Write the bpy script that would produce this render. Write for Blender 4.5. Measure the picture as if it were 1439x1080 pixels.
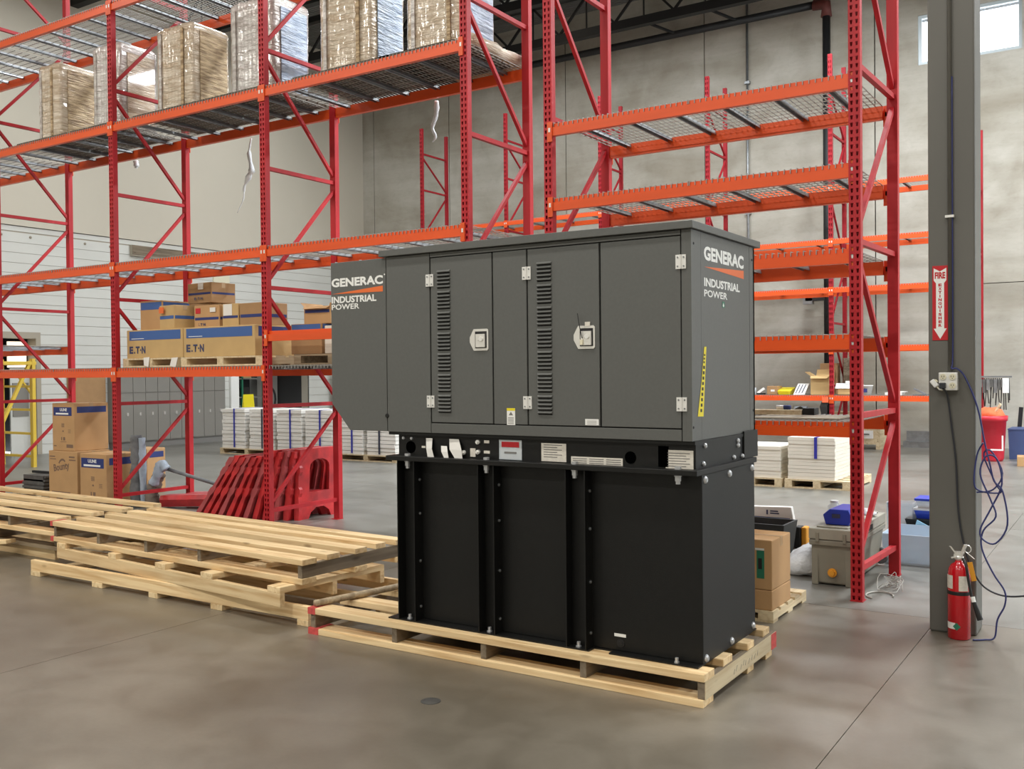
import bpy, math, random
from mathutils import Matrix, Vector
random.seed(7)
for o in list(bpy.data.objects): bpy.data.objects.remove(o)
SC = bpy.context.scene
COL = SC.collection
# ---------------------------------------------------------------- camera
def camera_matrix(yaw, pitch, roll):
    c, s = math.cos(yaw), math.sin(yaw)
    f = Vector((-s*math.cos(pitch), c*math.cos(pitch), math.sin(pitch)))
    r = Vector((c, s, 0)); u = r.cross(f)
    cr, sr = math.cos(roll), math.sin(roll)
    r2, u2 = cr*r + sr*u, -sr*r + cr*u
    m = Matrix(((r2.x, u2.x, -f.x), (r2.y, u2.y, -f.y), (r2.z, u2.z, -f.z))).to_4x4()
    m.translation = (0, 0, 1.63)
    return m
cam = bpy.data.cameras.new('camera'); camo = bpy.data.objects.new('camera', cam); COL.objects.link(camo)
cam.sensor_fit = 'HORIZONTAL'; cam.sensor_width = 36; cam.lens = 1365.134/1439*36; cam.clip_end = 200
camo.matrix_world = camera_matrix(0.575796448, -0.0129008605, -0.00944385415)
SC.camera = camo
# ---------------------------------------------------------------- world, lamps, exposure
W = bpy.data.worlds.new('world'); SC.world = W; W.use_nodes = True
bg = W.node_tree.nodes['Background']; bg.inputs[0].default_value = (0.86, 0.93, 1.0, 1); bg.inputs[1].default_value = 6.0
def area(name, loc, sx, sy, power, col, rot=(0, 0, 0)):
    l = bpy.data.lights.new(name, 'AREA'); l.shape = 'RECTANGLE'; l.size = sx; l.size_y = sy; l.energy = power; l.color = col
    o = bpy.data.objects.new(name, l); o.location = loc; o.rotation_euler = rot; COL.objects.link(o); return o
WARM, COOL = (1.0, 0.97, 0.915), (0.93, 0.97, 1.0)     # unseen fill lamps added overhead: warm near the aisle, cool over the rear half
for ix in range(5):
    for iy, (y, e, c) in enumerate(((-5, 330, WARM), (1.6, 230, WARM), (10.6, 420, COOL), (16.6, 460, COOL))):
        area('fill_lamp', (-16.5 + ix*6.0, y, 9.55), 1.6, 0.7, e*((.8, 1, 1.05, .85, .45) if iy < 2 else (.2, .62, 1.0, 1.25, 1.25))[ix], c)
SC.view_settings.view_transform = 'Standard'; SC.view_settings.look = 'None'
SC.view_settings.gamma = 1; SC.view_settings.use_curve_mapping = False
SC.view_settings.exposure = 0.18
SC.cycles.use_denoising = True
SC.cycles.max_bounces = 8; SC.cycles.diffuse_bounces = 5; SC.cycles.glossy_bounces = 4; SC.cycles.transparent_max_bounces = 12
SC.cycles.sample_clamp_indirect = 6
# ---------------------------------------------------------------- materials
def lin(c):
    c /= 255.0
    return c/12.92 if c <= 0.04045 else ((c + 0.055)/1.055)**2.4
def rgb(c): return (lin(c[0]), lin(c[1]), lin(c[2]), 1)
def mat(name, col, rough=0.5, metal=0.0, noise=None, bump=None, col2=None, alpha=None, emit=0, coat=0, spec=None, stretch=None, trans=0):
    m = bpy.data.materials.new(name); m.use_nodes = True
    nt = m.node_tree; N = nt.nodes; L = nt.links; b = N['Principled BSDF']
    b.inputs['Base Color'].default_value = rgb(col); b.inputs['Roughness'].default_value = rough; b.inputs['Metallic'].default_value = metal
    if coat: b.inputs['Coat Weight'].default_value = coat
    if spec is not None: b.inputs['Specular IOR Level'].default_value = spec
    if alpha is not None: b.inputs['Alpha'].default_value = alpha
    if trans: b.inputs['Transmission Weight'].default_value = trans
    if emit: b.inputs['Emission Color'].default_value = rgb(col); b.inputs['Emission Strength'].default_value = emit
    tc = None
    def coords(scale):
        tc = N.new('ShaderNodeTexCoord'); mp = N.new('ShaderNodeMapping'); L.new(tc.outputs['Object'], mp.inputs[0])
        mp.inputs['Scale'].default_value = scale if isinstance(scale, tuple) else (scale,)*3
        return mp.outputs[0]
    if noise:
        sc, amt = noise
        n = N.new('ShaderNodeTexNoise'); n.inputs['Scale'].default_value = 1; n.inputs['Detail'].default_value = 6
        L.new(coords(sc), n.inputs[0])
        r = N.new('ShaderNodeValToRGB'); L.new(n.outputs[0], r.inputs[0])
        a = rgb(col); c2 = rgb(col2) if col2 else tuple(x*(1-amt) for x in a[:3]) + (1,)
        r.color_ramp.elements[0].position = 0.35; r.color_ramp.elements[1].position = 0.65
        r.color_ramp.elements[0].color = c2; r.color_ramp.elements[1].color = a
        L.new(r.outputs[0], b.inputs['Base Color'])
    if bump:
        sc, st = bump
        n2 = N.new('ShaderNodeTexNoise'); n2.inputs['Scale'].default_value = 1; n2.inputs['Detail'].default_value = 4
        L.new(coords(sc), n2.inputs[0])
        bp = N.new('ShaderNodeBump'); bp.inputs['Strength'].default_value = st; bp.inputs['Distance'].default_value = 0.02
        L.new(n2.outputs[0], bp.inputs['Height']); L.new(bp.outputs[0], b.inputs['Normal'])
    return m
M = {}
M['gen'] = mat('dark_grey_paint', (93, 94, 91), 0.45, noise=(60.0, 0.06), bump=(300.0, 0.05))
M['gen_dark'] = mat('gap_black', (14, 14, 13), 0.7)
M['tank'] = mat('satin_black_paint', (18, 18, 17), 0.45, spec=.35, noise=(25.0, 0.15), bump=(250.0, 0.06))
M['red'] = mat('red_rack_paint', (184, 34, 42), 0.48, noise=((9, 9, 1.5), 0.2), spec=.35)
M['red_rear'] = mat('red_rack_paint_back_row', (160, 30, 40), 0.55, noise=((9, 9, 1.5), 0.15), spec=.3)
M['orange'] = mat('orange_beam_paint', (232, 88, 32), 0.36, noise=((1.5, 9, 9), 0.14))
M['steel'] = mat('galvanised_steel', (150, 153, 155), 0.38, 0.75, noise=(14.0, 0.2))
M['wire'] = mat('grey_wire', (160, 157, 150), 0.5, 0.3)
M['chrome'] = mat('polished_chrome', (236, 234, 228), 0.14, 0.55)
M['zinc'] = mat('zinc_hinge', (232, 231, 226), 0.35, 0.2)
M['bolt'] = mat('zinc_bolt', (200, 202, 205), 0.35, 0.6)
M['white_paint'] = mat('white_print', (236, 236, 232), 0.5)
M['orange_print'] = mat('orange_print', (228, 110, 50), 0.5)
def wood(name, col, col2, axis, rough=.65):
    """plank wood: long grain streaks along one axis, knots, and a tone of its own per piece"""
    m = mat(name, col, rough); nt = m.node_tree; N = nt.nodes; L = nt.links; b = N['Principled BSDF']
    tc = N.new('ShaderNodeTexCoord'); oi = N.new('ShaderNodeObjectInfo'); mp = N.new('ShaderNodeMapping')
    sc = [26, 26, 26]; sc[axis] = 1.6; mp.inputs['Scale'].default_value = sc
    L.new(tc.outputs['Object'], mp.inputs[0])
    n = N.new('ShaderNodeTexNoise'); n.noise_dimensions = '4D'; n.inputs['Scale'].default_value = 1; n.inputs['Detail'].default_value = 5; n.inputs['Distortion'].default_value = .6
    mw = N.new('ShaderNodeMath'); mw.operation = 'MULTIPLY'; mw.inputs[1].default_value = 40; L.new(oi.outputs['Random'], mw.inputs[0]); L.new(mw.outputs[0], n.inputs['W']); L.new(mp.outputs[0], n.inputs[0])
    r = N.new('ShaderNodeValToRGB'); L.new(n.outputs[0], r.inputs[0]); r.color_ramp.elements[0].position = .3; r.color_ramp.elements[1].position = .58
    r.color_ramp.elements[0].color = rgb(col2); r.color_ramp.elements[1].color = rgb(col)
    mp2 = N.new('ShaderNodeMapping'); s2 = [9, 9, 9]; s2[axis] = 3.2; mp2.inputs['Scale'].default_value = s2; L.new(tc.outputs['Object'], mp2.inputs[0])
    v = N.new('ShaderNodeTexVoronoi'); v.inputs['Scale'].default_value = 1; v.inputs['Randomness'].default_value = 1; L.new(mp2.outputs[0], v.inputs[0])
    k = N.new('ShaderNodeValToRGB'); L.new(v.outputs['Distance'], k.inputs[0]); k.color_ramp.elements[0].position = .06; k.color_ramp.elements[1].position = .17
    k.color_ramp.elements[0].color = (.28, .2, .13, 1); k.color_ramp.elements[1].color = (1, 1, 1, 1)
    mx = N.new('ShaderNodeMixRGB'); mx.blend_type = 'MULTIPLY'; mx.inputs[0].default_value = .6; L.new(r.outputs[0], mx.inputs[1]); L.new(k.outputs[0], mx.inputs[2])
    hs = N.new('ShaderNodeHueSaturation'); mr = N.new('ShaderNodeMapRange'); mr.inputs[3].default_value = .82; mr.inputs[4].default_value = 1.08
    L.new(oi.outputs['Random'], mr.inputs[0]); L.new(mr.outputs[0], hs.inputs['Value']); L.new(mx.outputs[0], hs.inputs['Color']); L.new(hs.outputs[0], b.inputs['Base Color'])
    bp = N.new('ShaderNodeBump'); bp.inputs['Strength'].default_value = .2; bp.inputs['Distance'].default_value = .01; L.new(n.outputs[0], bp.inputs['Height']); L.new(bp.outputs[0], b.inputs['Normal'])
    return m
M['wood'] = wood('fresh_pine', (238, 211, 164), (204, 166, 114), 0)
M['wood_y'] = wood('fresh_pine_cross', (238, 213, 168), (204, 170, 120), 1)
M['wood_pale'] = wood('pale_pine', (222, 204, 168), (196, 172, 132), 1)
M['wood_grey'] = wood('weathered_timber', (138, 124, 104), (98, 86, 70), 1, .75)
M['wood_grey_x'] = wood('weathered_board', (172, 154, 126), (126, 108, 84), 0, .75)
M['skid'] = wood('dark_old_skid', (96, 86, 74), (60, 52, 44), 1, .8)
M['pink'] = mat('red_marking_paint', (214, 84, 80), 0.6, noise=(30.0, 0.3))
M['card'] = mat('cardboard', (188, 148, 102), 0.75, noise=(5.0, 0.08))
M['card_d'] = mat('cardboard_darker', (166, 130, 90), 0.78, noise=(5.0, 0.1))
M['card_l'] = mat('cardboard_pale', (196, 164, 112), 0.75, noise=(5.0, 0.08))
M['blue'] = mat('carton_blue_band', (62, 96, 156), 0.6)
M['navy'] = mat('carton_navy_label', (38, 52, 112), 0.6)
M['ink'] = mat('brown_ink', (124, 98, 80), 0.7)
M['ink_navy'] = mat('navy_ink', (62, 66, 96), 0.7)
M['ink_grey'] = mat('grey_ink', (120, 118, 114), 0.7)
M['tape'] = mat('packing_tape', (176, 146, 106), 0.3)
M['paper'] = mat('white_paper', (228, 226, 220), 0.75, noise=(3.0, 0.04))
M['paper_c'] = mat('cream_paper_stack', (222, 216, 202), 0.75, noise=((2, 2, 40), 0.08))
M['strap'] = mat('blue_strap', (40, 44, 150), 0.45)
M['dark_strap'] = mat('dark_strap', (46, 48, 66), 0.5)
M['label'] = mat('paper_label', (226, 220, 208), 0.55, noise=((60, 60, 90), 0.14))
M['film_tan'] = mat('stretch_film_over_tan_goods', (216, 203, 184), 0.22, 0.15, noise=((5, 5, 22), 0.3), col2=(180, 160, 134), bump=((5, 5, 52), 1.0), coat=0.6)
M['film_silver'] = mat('stretch_film_silver', (216, 213, 208), 0.2, 0.25, noise=((4, 4, 16), 0.3), col2=(178, 170, 164), bump=((6, 6, 46), 1.0), coat=0.6)
M['film_blue'] = mat('stretch_film_bluish', (188, 200, 216), 0.38, 0.1, noise=((7, 7, 30), 0.25), col2=(140, 156, 180), bump=((7, 7, 50), 1.0))
M['film_side'] = mat('stretch_film_brown_side', (206, 182, 144), 0.42, 0.1, noise=((6, 6, 34), 0.3), col2=(138, 114, 84), bump=((7, 7, 60), 1.0))
M['film_dark'] = mat('shadow_goods_dark', (88, 84, 82), 0.4, 0.1)
M['plastic_clear'] = mat('clear_plastic', (226, 234, 240), 0.22, alpha=0.45)
M['plastic_white'] = mat('white_plastic_sheet', (222, 224, 226), 0.35, noise=(8.0, 0.1), bump=(18.0, 0.6))
def concrete(name, c1, c2):
    m = mat(name, c1, .85, bump=(8.0, .12)); N = m.node_tree.nodes; L = m.node_tree.links; b = N['Principled BSDF']; g = N.new('ShaderNodeNewGeometry'); last = None
    for sc, lo, hi, fac, lo_c in (((.45, .45, .7), .33, .66, 1, None), ((.22, .22, 3.2), .35, .62, .5, (.78, .76, .72, 1)), ((1.6, 1.6, 1.1), .30, .55, .45, (.72, .70, .66, 1)), ((7, 7, 16), .3, .5, .25, (.75, .73, .7, 1))):
        mp = N.new('ShaderNodeMapping'); mp.inputs['Scale'].default_value = sc; L.new(g.outputs['Position'], mp.inputs[0])
        n = N.new('ShaderNodeTexNoise'); n.inputs['Scale'].default_value = 1; n.inputs['Detail'].default_value = 8; n.inputs['Distortion'].default_value = .8; L.new(mp.outputs[0], n.inputs[0])
        r = N.new('ShaderNodeValToRGB'); L.new(n.outputs[0], r.inputs[0]); r.color_ramp.elements[0].position = lo; r.color_ramp.elements[1].position = hi
        if last is None: r.color_ramp.elements[0].color = rgb(c2); r.color_ramp.elements[1].color = rgb(c1); last = r
        else:
            r.color_ramp.elements[0].color = lo_c; r.color_ramp.elements[1].color = (1, 1, 1, 1)
            x = N.new('ShaderNodeMixRGB'); x.blend_type = 'MULTIPLY'; x.inputs[0].default_value = fac; L.new(last.outputs[0], x.inputs[1]); L.new(r.outputs[0], x.inputs[2]); last = x
    L.new(last.outputs[0], b.inputs['Base Color']); return m
M['conc_wall'] = concrete('tilt_up_concrete', (192, 189, 179), (160, 154, 140))
M['block'] = mat('painted_block', (206, 206, 199), 0.75, noise=(1.2, 0.05))
M['tan_wall'] = mat('tan_painted_wall', (198, 191, 175), 0.8, noise=(0.4, 0.06))
M['roof'] = mat('roof_deck', (120, 120, 118), 0.7)
M['black'] = mat('black_steel', (24, 24, 25), 0.55)
M['rust'] = mat('rust_red_coupling', (96, 44, 38), 0.6)
M['wire_pale'] = mat('pale_grey_strapping', (176, 172, 164), 0.4)
M['void'] = mat('open_hole_black', (3, 3, 3), 0.9, spec=0)
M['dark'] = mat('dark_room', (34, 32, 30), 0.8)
M['beige'] = mat('beige_panel', (160, 152, 136), 0.7)
M['locker'] = mat('grey_locker', (128, 125, 118), 0.5)
M['yellow'] = mat('yellow_paint', (212, 180, 58), 0.5)
M['barrier'] = mat('red_plastic', (206, 52, 54), 0.42, noise=(6.0, 0.22), col2=(158, 42, 46))
M['barrier_d'] = mat('dusty_red_plastic', (178, 80, 82), 0.5, noise=(7.0, 0.2))
M['col_grey'] = mat('grey_column_paint', (100, 98, 92), 0.5, noise=((3, 3, 1.2), 0.12))
M['cord'] = mat('dark_cord', (44, 46, 52), 0.5)
M['cord_b'] = mat('blue_cord', (48, 54, 108), 0.5)
M['sign_red'] = mat('sign_red', (190, 26, 36), 0.45)
M['cream'] = mat('cream_plastic', (222, 216, 190), 0.45)
M['ext_red'] = mat('gloss_red', (196, 14, 28), 0.25, coat=0.4)
M['green'] = mat('green_print', (38, 116, 88), 0.5)
M['tag_orange'] = mat('orange_tag', (222, 152, 40), 0.5)
M['cooler'] = mat('olive_grey_plastic', (134, 130, 116), 0.55, noise=(6.0, 0.1))
M['cooler_lid'] = mat('dusty_grey_lid', (158, 154, 140), 0.6, noise=(6.0, 0.16))
M['bin_blue'] = mat('bright_blue_plastic', (40, 66, 186), 0.35)
M['bin_navy'] = mat('denim_blue_plastic', (66, 82, 124), 0.5)
M['bin_red'] = mat('cherry_red_plastic', (196, 34, 52), 0.4)
M['orange_cloth'] = mat('orange_rag', (238, 108, 66), 0.8, bump=(20.0, 0.6))
M['lightblue'] = mat('light_blue_plastic', (150, 196, 222), 0.35)
M['teal'] = mat('teal_paint', (52, 128, 150), 0.5)
M['rag_grey'] = mat('dusty_grey_wrap', (120, 122, 124), 0.85, noise=(9.0, 0.35), bump=(14.0, 0.8))
M['rag_blue'] = mat('pale_blue_rag', (176, 190, 206), 0.8, noise=(8.0, 0.2), bump=(16.0, 0.8))
M['rag_brown'] = mat('brown_grey_bag', (122, 112, 102), 0.85, noise=(9.0, 0.3), bump=(14.0, 0.8))
M['motor'] = mat('dark_cast_metal', (104, 104, 102), 0.5, 0.4, noise=(12.0, 0.3))
M['ytape'] = mat('yellow_tape', (232, 214, 36), 0.4)
M['blacktext'] = mat('black_print', (26, 26, 26), 0.6)
M['lamp'] = mat('lamp_diffuser', (255, 246, 230), 0.5, emit=3)
M['glass'] = mat('window_glass', (235, 245, 248), 0.05, alpha=0.12)
M['alu'] = mat('window_frame_aluminium', (186, 196, 200), 0.45, 0.2)
M['bright_room'] = mat('lit_room_panel', (255, 238, 214), 0.6, emit=0.9)
# polished floor: warm brown-grey with cloudy stains
def floor_mat(name, ca, cb):
    m = bpy.data.materials.new(name); m.use_nodes = True
    N = m.node_tree.nodes; L = m.node_tree.links; b = N['Principled BSDF']
    tc = N.new('ShaderNodeTexCoord'); g = N.new('ShaderNodeNewGeometry')
    def noise(sc, det, dist=0):
        n = N.new('ShaderNodeTexNoise'); n.inputs['Scale'].default_value = sc; n.inputs['Detail'].default_value = det
        n.inputs['Distortion'].default_value = dist; L.new(g.outputs['Position'], n.inputs[0]); return n
    n1 = noise(0.55, 7, 0.4); n2 = noise(3.2, 6, 0.8); n3 = noise(38, 3)
    r1 = N.new('ShaderNodeValToRGB'); L.new(n1.outputs[0], r1.inputs[0])
    r1.color_ramp.elements[0].position = .34; r1.color_ramp.elements[0].color = rgb(ca)
    r1.color_ramp.elements[1].position = .66; r1.color_ramp.elements[1].color = rgb(cb)
    mx = N.new('ShaderNodeMixRGB'); mx.blend_type = 'MULTIPLY'; mx.inputs[0].default_value = .55
    r2 = N.new('ShaderNodeValToRGB'); L.new(n2.outputs[0], r2.inputs[0])
    r2.color_ramp.elements[0].position = .32; r2.color_ramp.elements[0].color = (.62, .6, .56, 1)
    r2.color_ramp.elements[1].position = .6; r2.color_ramp.elements[1].color = (1, 1, 1, 1)
    L.new(r1.outputs[0], mx.inputs[1]); L.new(r2.outputs[0], mx.inputs[2])
    mx2 = N.new('ShaderNodeMixRGB'); mx2.blend_type = 'MULTIPLY'; mx2.inputs[0].default_value = .16
    L.new(mx.outputs[0], mx2.inputs[1]); L.new(n3.outputs[0], mx2.inputs[2]); L.new(mx2.outputs[0], b.inputs['Base Color'])
    rr = N.new('ShaderNodeMapRange'); L.new(n2.outputs[0], rr.inputs[0]); rr.inputs[3].default_value = .28; rr.inputs[4].default_value = .5
    L.new(rr.outputs[0], b.inputs['Roughness']); b.inputs['Specular IOR Level'].default_value = .6; b.inputs['Coat Weight'].default_value = .35; b.inputs['Coat Roughness'].default_value = .34
    return m
M['floor'] = floor_mat('polished_concrete', (103, 96, 84), (134, 126, 113)); M['floor_rear_lit'] = floor_mat('polished_concrete_rear_lit', (108, 106, 99), (138, 137, 131))  # rear copy lightened and cooled: reflected daylight painted into its colour
# ---------------------------------------------------------------- mesh builder
MW = {}
class MB:
    def __init__(s): s.v = []; s.f = []; s.mi = []
    def add(s, vs, fs, mi=0):
        n = len(s.v); s.v += [tuple(v) for v in vs]; s.f += [tuple(i+n for i in f) for f in fs]; s.mi += [mi]*len(fs); return s
    def box(s, x0, x1, y0, y1, z0, z1, mi=0):
        return s.add([(x0,y0,z0),(x1,y0,z0),(x1,y1,z0),(x0,y1,z0),(x0,y0,z1),(x1,y0,z1),(x1,y1,z1),(x0,y1,z1)],
            [(3,2,1,0),(4,5,6,7),(0,1,5,4),(1,2,6,5),(2,3,7,6),(3,0,4,7)], mi)
    def bar(s, p, q, w, h, mi=0, up=(0,0,1)):
        p, q = Vector(p), Vector(q); d = (q-p).normalized(); up = Vector(up)
        if abs(d.dot(up)) > .97: up = Vector((0,1,0))
        a = d.cross(up).normalized()*w/2; b = a.cross(d).normalized()*h/2
        vs = [p-a-b, p+a-b, p+a+b, p-a+b, q-a-b, q+a-b, q+a+b, q-a+b]
        return s.add(vs, [(0,1,2,3),(7,6,5,4),(0,4,5,1),(1,5,6,2),(2,6,7,3),(3,7,4,0)], mi)
    def ring(s, rings, closed=True, mi=0, cap0=True, cap1=True):
        n = len(rings[0]); vs = [v for r in rings for v in r]; fs = []
        for k in range(len(rings)-1):
            for i in range(n if closed else n-1):
                j = (i+1) % n; fs.append((k*n+i, k*n+j, (k+1)*n+j, (k+1)*n+i))
        if cap0: fs.append(tuple(range(n-1, -1, -1)))
        if cap1: fs.append(tuple((len(rings)-1)*n+i for i in range(n)))
        return s.add(vs, fs, mi)
    def lathe(s, prof, c=(0,0,0), n=20, mi=0, axis='z'):
        rs = []
        for r, h in prof:
            ring = []
            for i in range(n):
                a = 2*math.pi*i/n; x, y = r*math.cos(a), r*math.sin(a)
                p = (x, y, h) if axis == 'z' else ((x, -h, y) if axis == '-y' else (h, x, y))
                ring.append((c[0]+p[0], c[1]+p[1], c[2]+p[2]))
            rs.append(ring)
        return s.ring(rs, mi=mi)
    def tube(s, pts, r, n=7, mi=0, rad=None):
        pts = [Vector(p) for p in pts]; rs = []; pa = None
        for i, p in enumerate(pts):
            d = (pts[min(i+1, len(pts)-1)] - pts[max(i-1, 0)]).normalized()
            if pa is None:
                up = Vector((0,0,1)) if abs(d.z) < .9 else Vector((0,1,0)); a = d.cross(up).normalized()
            else:
                a = (pa - d*pa.dot(d)).normalized()
            pa = a; b = d.cross(a); rr = rad[i] if rad else r
            rs.append([p + (a*math.cos(2*math.pi*k/n) + b*math.sin(2*math.pi*k/n))*rr for k in range(n)])
        return s.ring(rs, mi=mi)
    def prism(s, poly, fn, d0, d1, mi=0):
        return s.ring([[fn(u, v, d0) for u, v in poly], [fn(u, v, d1) for u, v in poly]], mi=mi)
    def build(s, name, mats, parent=None, smooth=False, bevel=0, loc=None):
        me = bpy.data.meshes.new(name)
        vs = s.v
        if parent is not None:
            inv = MW[parent.name].inverted(); vs = [inv @ Vector(v) for v in vs]
        me.from_pydata([tuple(v) for v in vs], [], s.f)
        if isinstance(mats, str): mats = [mats]
        for m in mats: me.materials.append(M[m])
        for i, p in enumerate(me.polygons): p.material_index = s.mi[i]; p.use_smooth = smooth
        me.update()
        o = bpy.data.objects.new(name, me); COL.objects.link(o)
        if parent is not None: o.parent = parent; MW[o.name] = MW[parent.name]
        else: MW[o.name] = Matrix.Identity(4)
        if bevel:
            b = o.modifiers.new('bevel', 'BEVEL'); b.width = bevel; b.segments = 2; b.limit_method = 'ANGLE'
        return o
def smooth_pts(pts, n=5):
    P = [Vector(p) for p in pts]; out = []
    for i in range(len(P)-1):
        a, b, c, d = P[max(i-1,0)], P[i], P[i+1], P[min(i+2,len(P)-1)]
        for k in range(n):
            t = k/n
            out.append(.5*((2*b) + (c-a)*t + (2*a-5*b+4*c-d)*t*t + (3*b-a-3*c+d)*t**3))
    return out + [P[-1]]
def tag(o, label=None, cat=None, group=None, kind=None):
    if label: o['label'] = label
    if cat: o['category'] = cat
    if group: o['group'] = group
    if kind: o['kind'] = kind
    return o
def thing(name, label, cat, loc=(0,0,0), rz=0, group=None, kind=None):
    o = bpy.data.objects.new(name, None); COL.objects.link(o); o.empty_display_size = .1
    o.location = loc; o.rotation_euler = (0, 0, rz)
    MW[o.name] = Matrix.Translation(loc) @ Matrix.Rotation(rz, 4, 'Z')
    return tag(o, label, cat, group, kind)
def copy_tree(o, loc, rz=0, label=None, group=None):
    def cp(a, par):
        c = a.copy(); COL.objects.link(c)
        if par is not None: c.parent = par
        for ch in list(a.children): cp(ch, c)
        return c
    r = cp(o, None); r.location = loc; r.rotation_euler = (0, 0, rz)
    MW[r.name] = Matrix.Translation(loc) @ Matrix.Rotation(rz, 4, 'Z')
    if label: r['label'] = label
    if group: r['group'] = group
    return r
def text(s, parent, origin, right, up, width, height, m, bold=0.0, name='lettering', align='LEFT', spacing=1.0):
    """flat lettering: origin is the lower-left corner, right/up are world directions"""
    cu = bpy.data.curves.new(name, 'FONT'); cu.body = s; cu.size = 1; cu.offset = bold; cu.extrude = .0; cu.resolution_u = 3
    cu.space_character = spacing; cu.materials.append(M[m])
    o = bpy.data.objects.new(name, cu); COL.objects.link(o)
    bpy.context.view_layer.update()
    me = bpy.data.meshes.new_from_object(o.evaluated_get(bpy.context.evaluated_depsgraph_get())); bpy.data.objects.remove(o)
    o = bpy.data.objects.new(name, me); COL.objects.link(o)
    if not me.materials: me.materials.append(M[m])
    bb = [Vector(c) for c in o.bound_box]; x0 = min(c.x for c in bb); x1 = max(c.x for c in bb); y0 = min(c.y for c in bb); y1 = max(c.y for c in bb)
    sx, sy = width/max(x1-x0, 1e-4), height/max(y1-y0, 1e-4)
    R, U = Vector(right).normalized(), Vector(up).normalized(); Nn = R.cross(U)
    mw = Matrix(((R.x*sx, U.x*sy, Nn.x, 0), (R.y*sx, U.y*sy, Nn.y, 0), (R.z*sx, U.z*sy, Nn.z, 0), (0,0,0,1)))
    mw.translation = Vector(origin) - R*x0*sx - U*y0*sy
    o.parent = parent; o.matrix_basis = MW[parent.name].inverted() @ mw; o['kind'] = 'stuff'
    return o
FX, FZ, BX = (1,0,0), (0,0,1), (0,1,0)
# ================================================================ SETTING
XL, YB, ZC = -19.4, 21.85, 10.75
def structure(name, label=None):
    o = thing(name, label, None); o['kind'] = 'structure'; return o
fl = MB().box(XL-1, 14, -11, YB+.5, -.25, -.03).build('floor', 'gen_dark'); fl['kind'] = 'structure'; fl['label'] = 'polished concrete slab floor with saw cut joints'
xj = [XL-.2, -17.72, -13.57, -9.42, -5.27, -1.12, 3.03, 7.18, 14]; yj = [-11, -1.53, 6.77, 10.92, 15.07, 19.22, YB+.3]
for i in range(len(xj)-1):
    for j in range(len(yj)-1):
        MB().box(xj[i]+.002, xj[i+1]-.002, yj[j]+.002, yj[j+1]-.002, -.03, 0).build('slab', 'floor' if yj[j] < 6 else 'floor_rear_lit', fl)
# back wall of tilt-up panels with two windows
wb = MB().box(XL-.5, 14, YB+.12, YB+.5, 0, ZC).build('wall_back', 'gen_dark'); wb['kind'] = 'structure'; wb['label'] = 'grey tilt up concrete wall behind the racks'
px = [XL-.3, -18.95, -16.2, -12.46, -8.68, -4.82, -.95, 2.9, 6.8, 10.6, 14]
WINS = [(-3.95, -2.0, 7.98, 9.02)]
for i in range(len(px)-1):
    a, b = px[i]+.012, px[i+1]-.012
    for z0, z1 in ((0, 3.33), (3.345, ZC)):
        if i == 5 and z1 == ZC:   # window panel: four pieces round the opening
            x0, x1, w0, w1 = WINS[0]
            for q in ((a, x0, z0, z1), (x1, b, z0, z1), (x0, x1, z0, w0), (x0, x1, w1, z1)):
                MB().box(q[0], q[1], YB, YB+.15, q[2], q[3]).build('panel', 'conc_wall', wb)
        else:
            MB().box(a, b, YB, YB+.15, z0, z1).build('panel', 'conc_wall', wb)
wb.data.clear_geometry()
me = MB()
for (a, b, c, d) in ((XL-.5, -3.95, 0, ZC), (-2.0, 14, 0, ZC), (-3.95, -2.0, 0, 7.98), (-3.95, -2.0, 9.02, ZC)): me.box(a, b, YB+.12, YB+.5, c, d)
n_ = len(me.v); wb.data.from_pydata(me.v, [], me.f); wb.data.update()
win = structure('window_1', 'bright high window in the concrete wall behind the grey column')
x0, x1, w0, w1 = WINS[0]
fr = MB()
for q in ((x0, x0+.07, w0, w1), (x1-.07, x1, w0, w1), (x0+.07, x1-.07, w0, w0+.07), (x0+.07, x1-.07, w1-.07, w1), ((x0+x1)/2-.03, (x0+x1)/2+.03, w0+.07, w1-.07)):
    fr.box(q[0], q[1], YB+.04, YB+.12, q[2], q[3])
fr.build('window_frame', 'alu', win)
for a, b in ((x0+.07, (x0+x1)/2-.03), ((x0+x1)/2+.03, x1-.07)):
    MB().box(a, b, YB+.08, YB+.085, w0+.07, w1-.07).build('pane', 'glass', win)
# left wall: block courses below, tan wall above
wl = thing('wall_left', 'white block wall with tan painted upper part', None); wl['kind'] = 'structure'
MB().box(XL-.3, XL-.02, -11, 10.75, 0, 4.72).box(XL-.3, XL-.02, 11.72, 17.05, 0, 4.72).box(XL-.3, XL-.02, 19.55, YB, 0, 4.72).box(XL-.3, XL-.02, 10.75, 11.72, 2.55, 4.72).box(XL-.3, XL-.02, 17.05, 19.55, 2.35, 4.72).build('mortar_bed', 'beige', wl)
ch = 4.6/22
for k in range(22):
    z0, z1 = k*ch, k*ch + ch - .008
    segs = [(-11, 10.75), (11.72, 17.05), (19.55, YB-.01)] if z1 < 2.36 else ([(-11, 10.75), (11.72, YB-.01)] if z1 < 2.56 else [(-11, YB-.01)])
    for a, b in segs: MB().box(XL-.05, XL, a, b, z0, z1).build('block_course', 'block', wl)
MB().box(XL-.3, XL-.01, -11, YB, 4.62, 4.72).build('ledger_strip', 'block', wl)
MB().box(XL-.3, XL+.02, -11, YB, 4.735, ZC).build('upper_wall', 'tan_wall', wl)
an = MB()
for k in range(14): an.lathe([(.03, 0), (.03, .02), (.012, .05)], (XL-.01, 10.3+.62*k, 4.52), 8, axis='x')
an.build('anchor_bolt', 'beige', wl)['kind'] = 'stuff'
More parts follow.
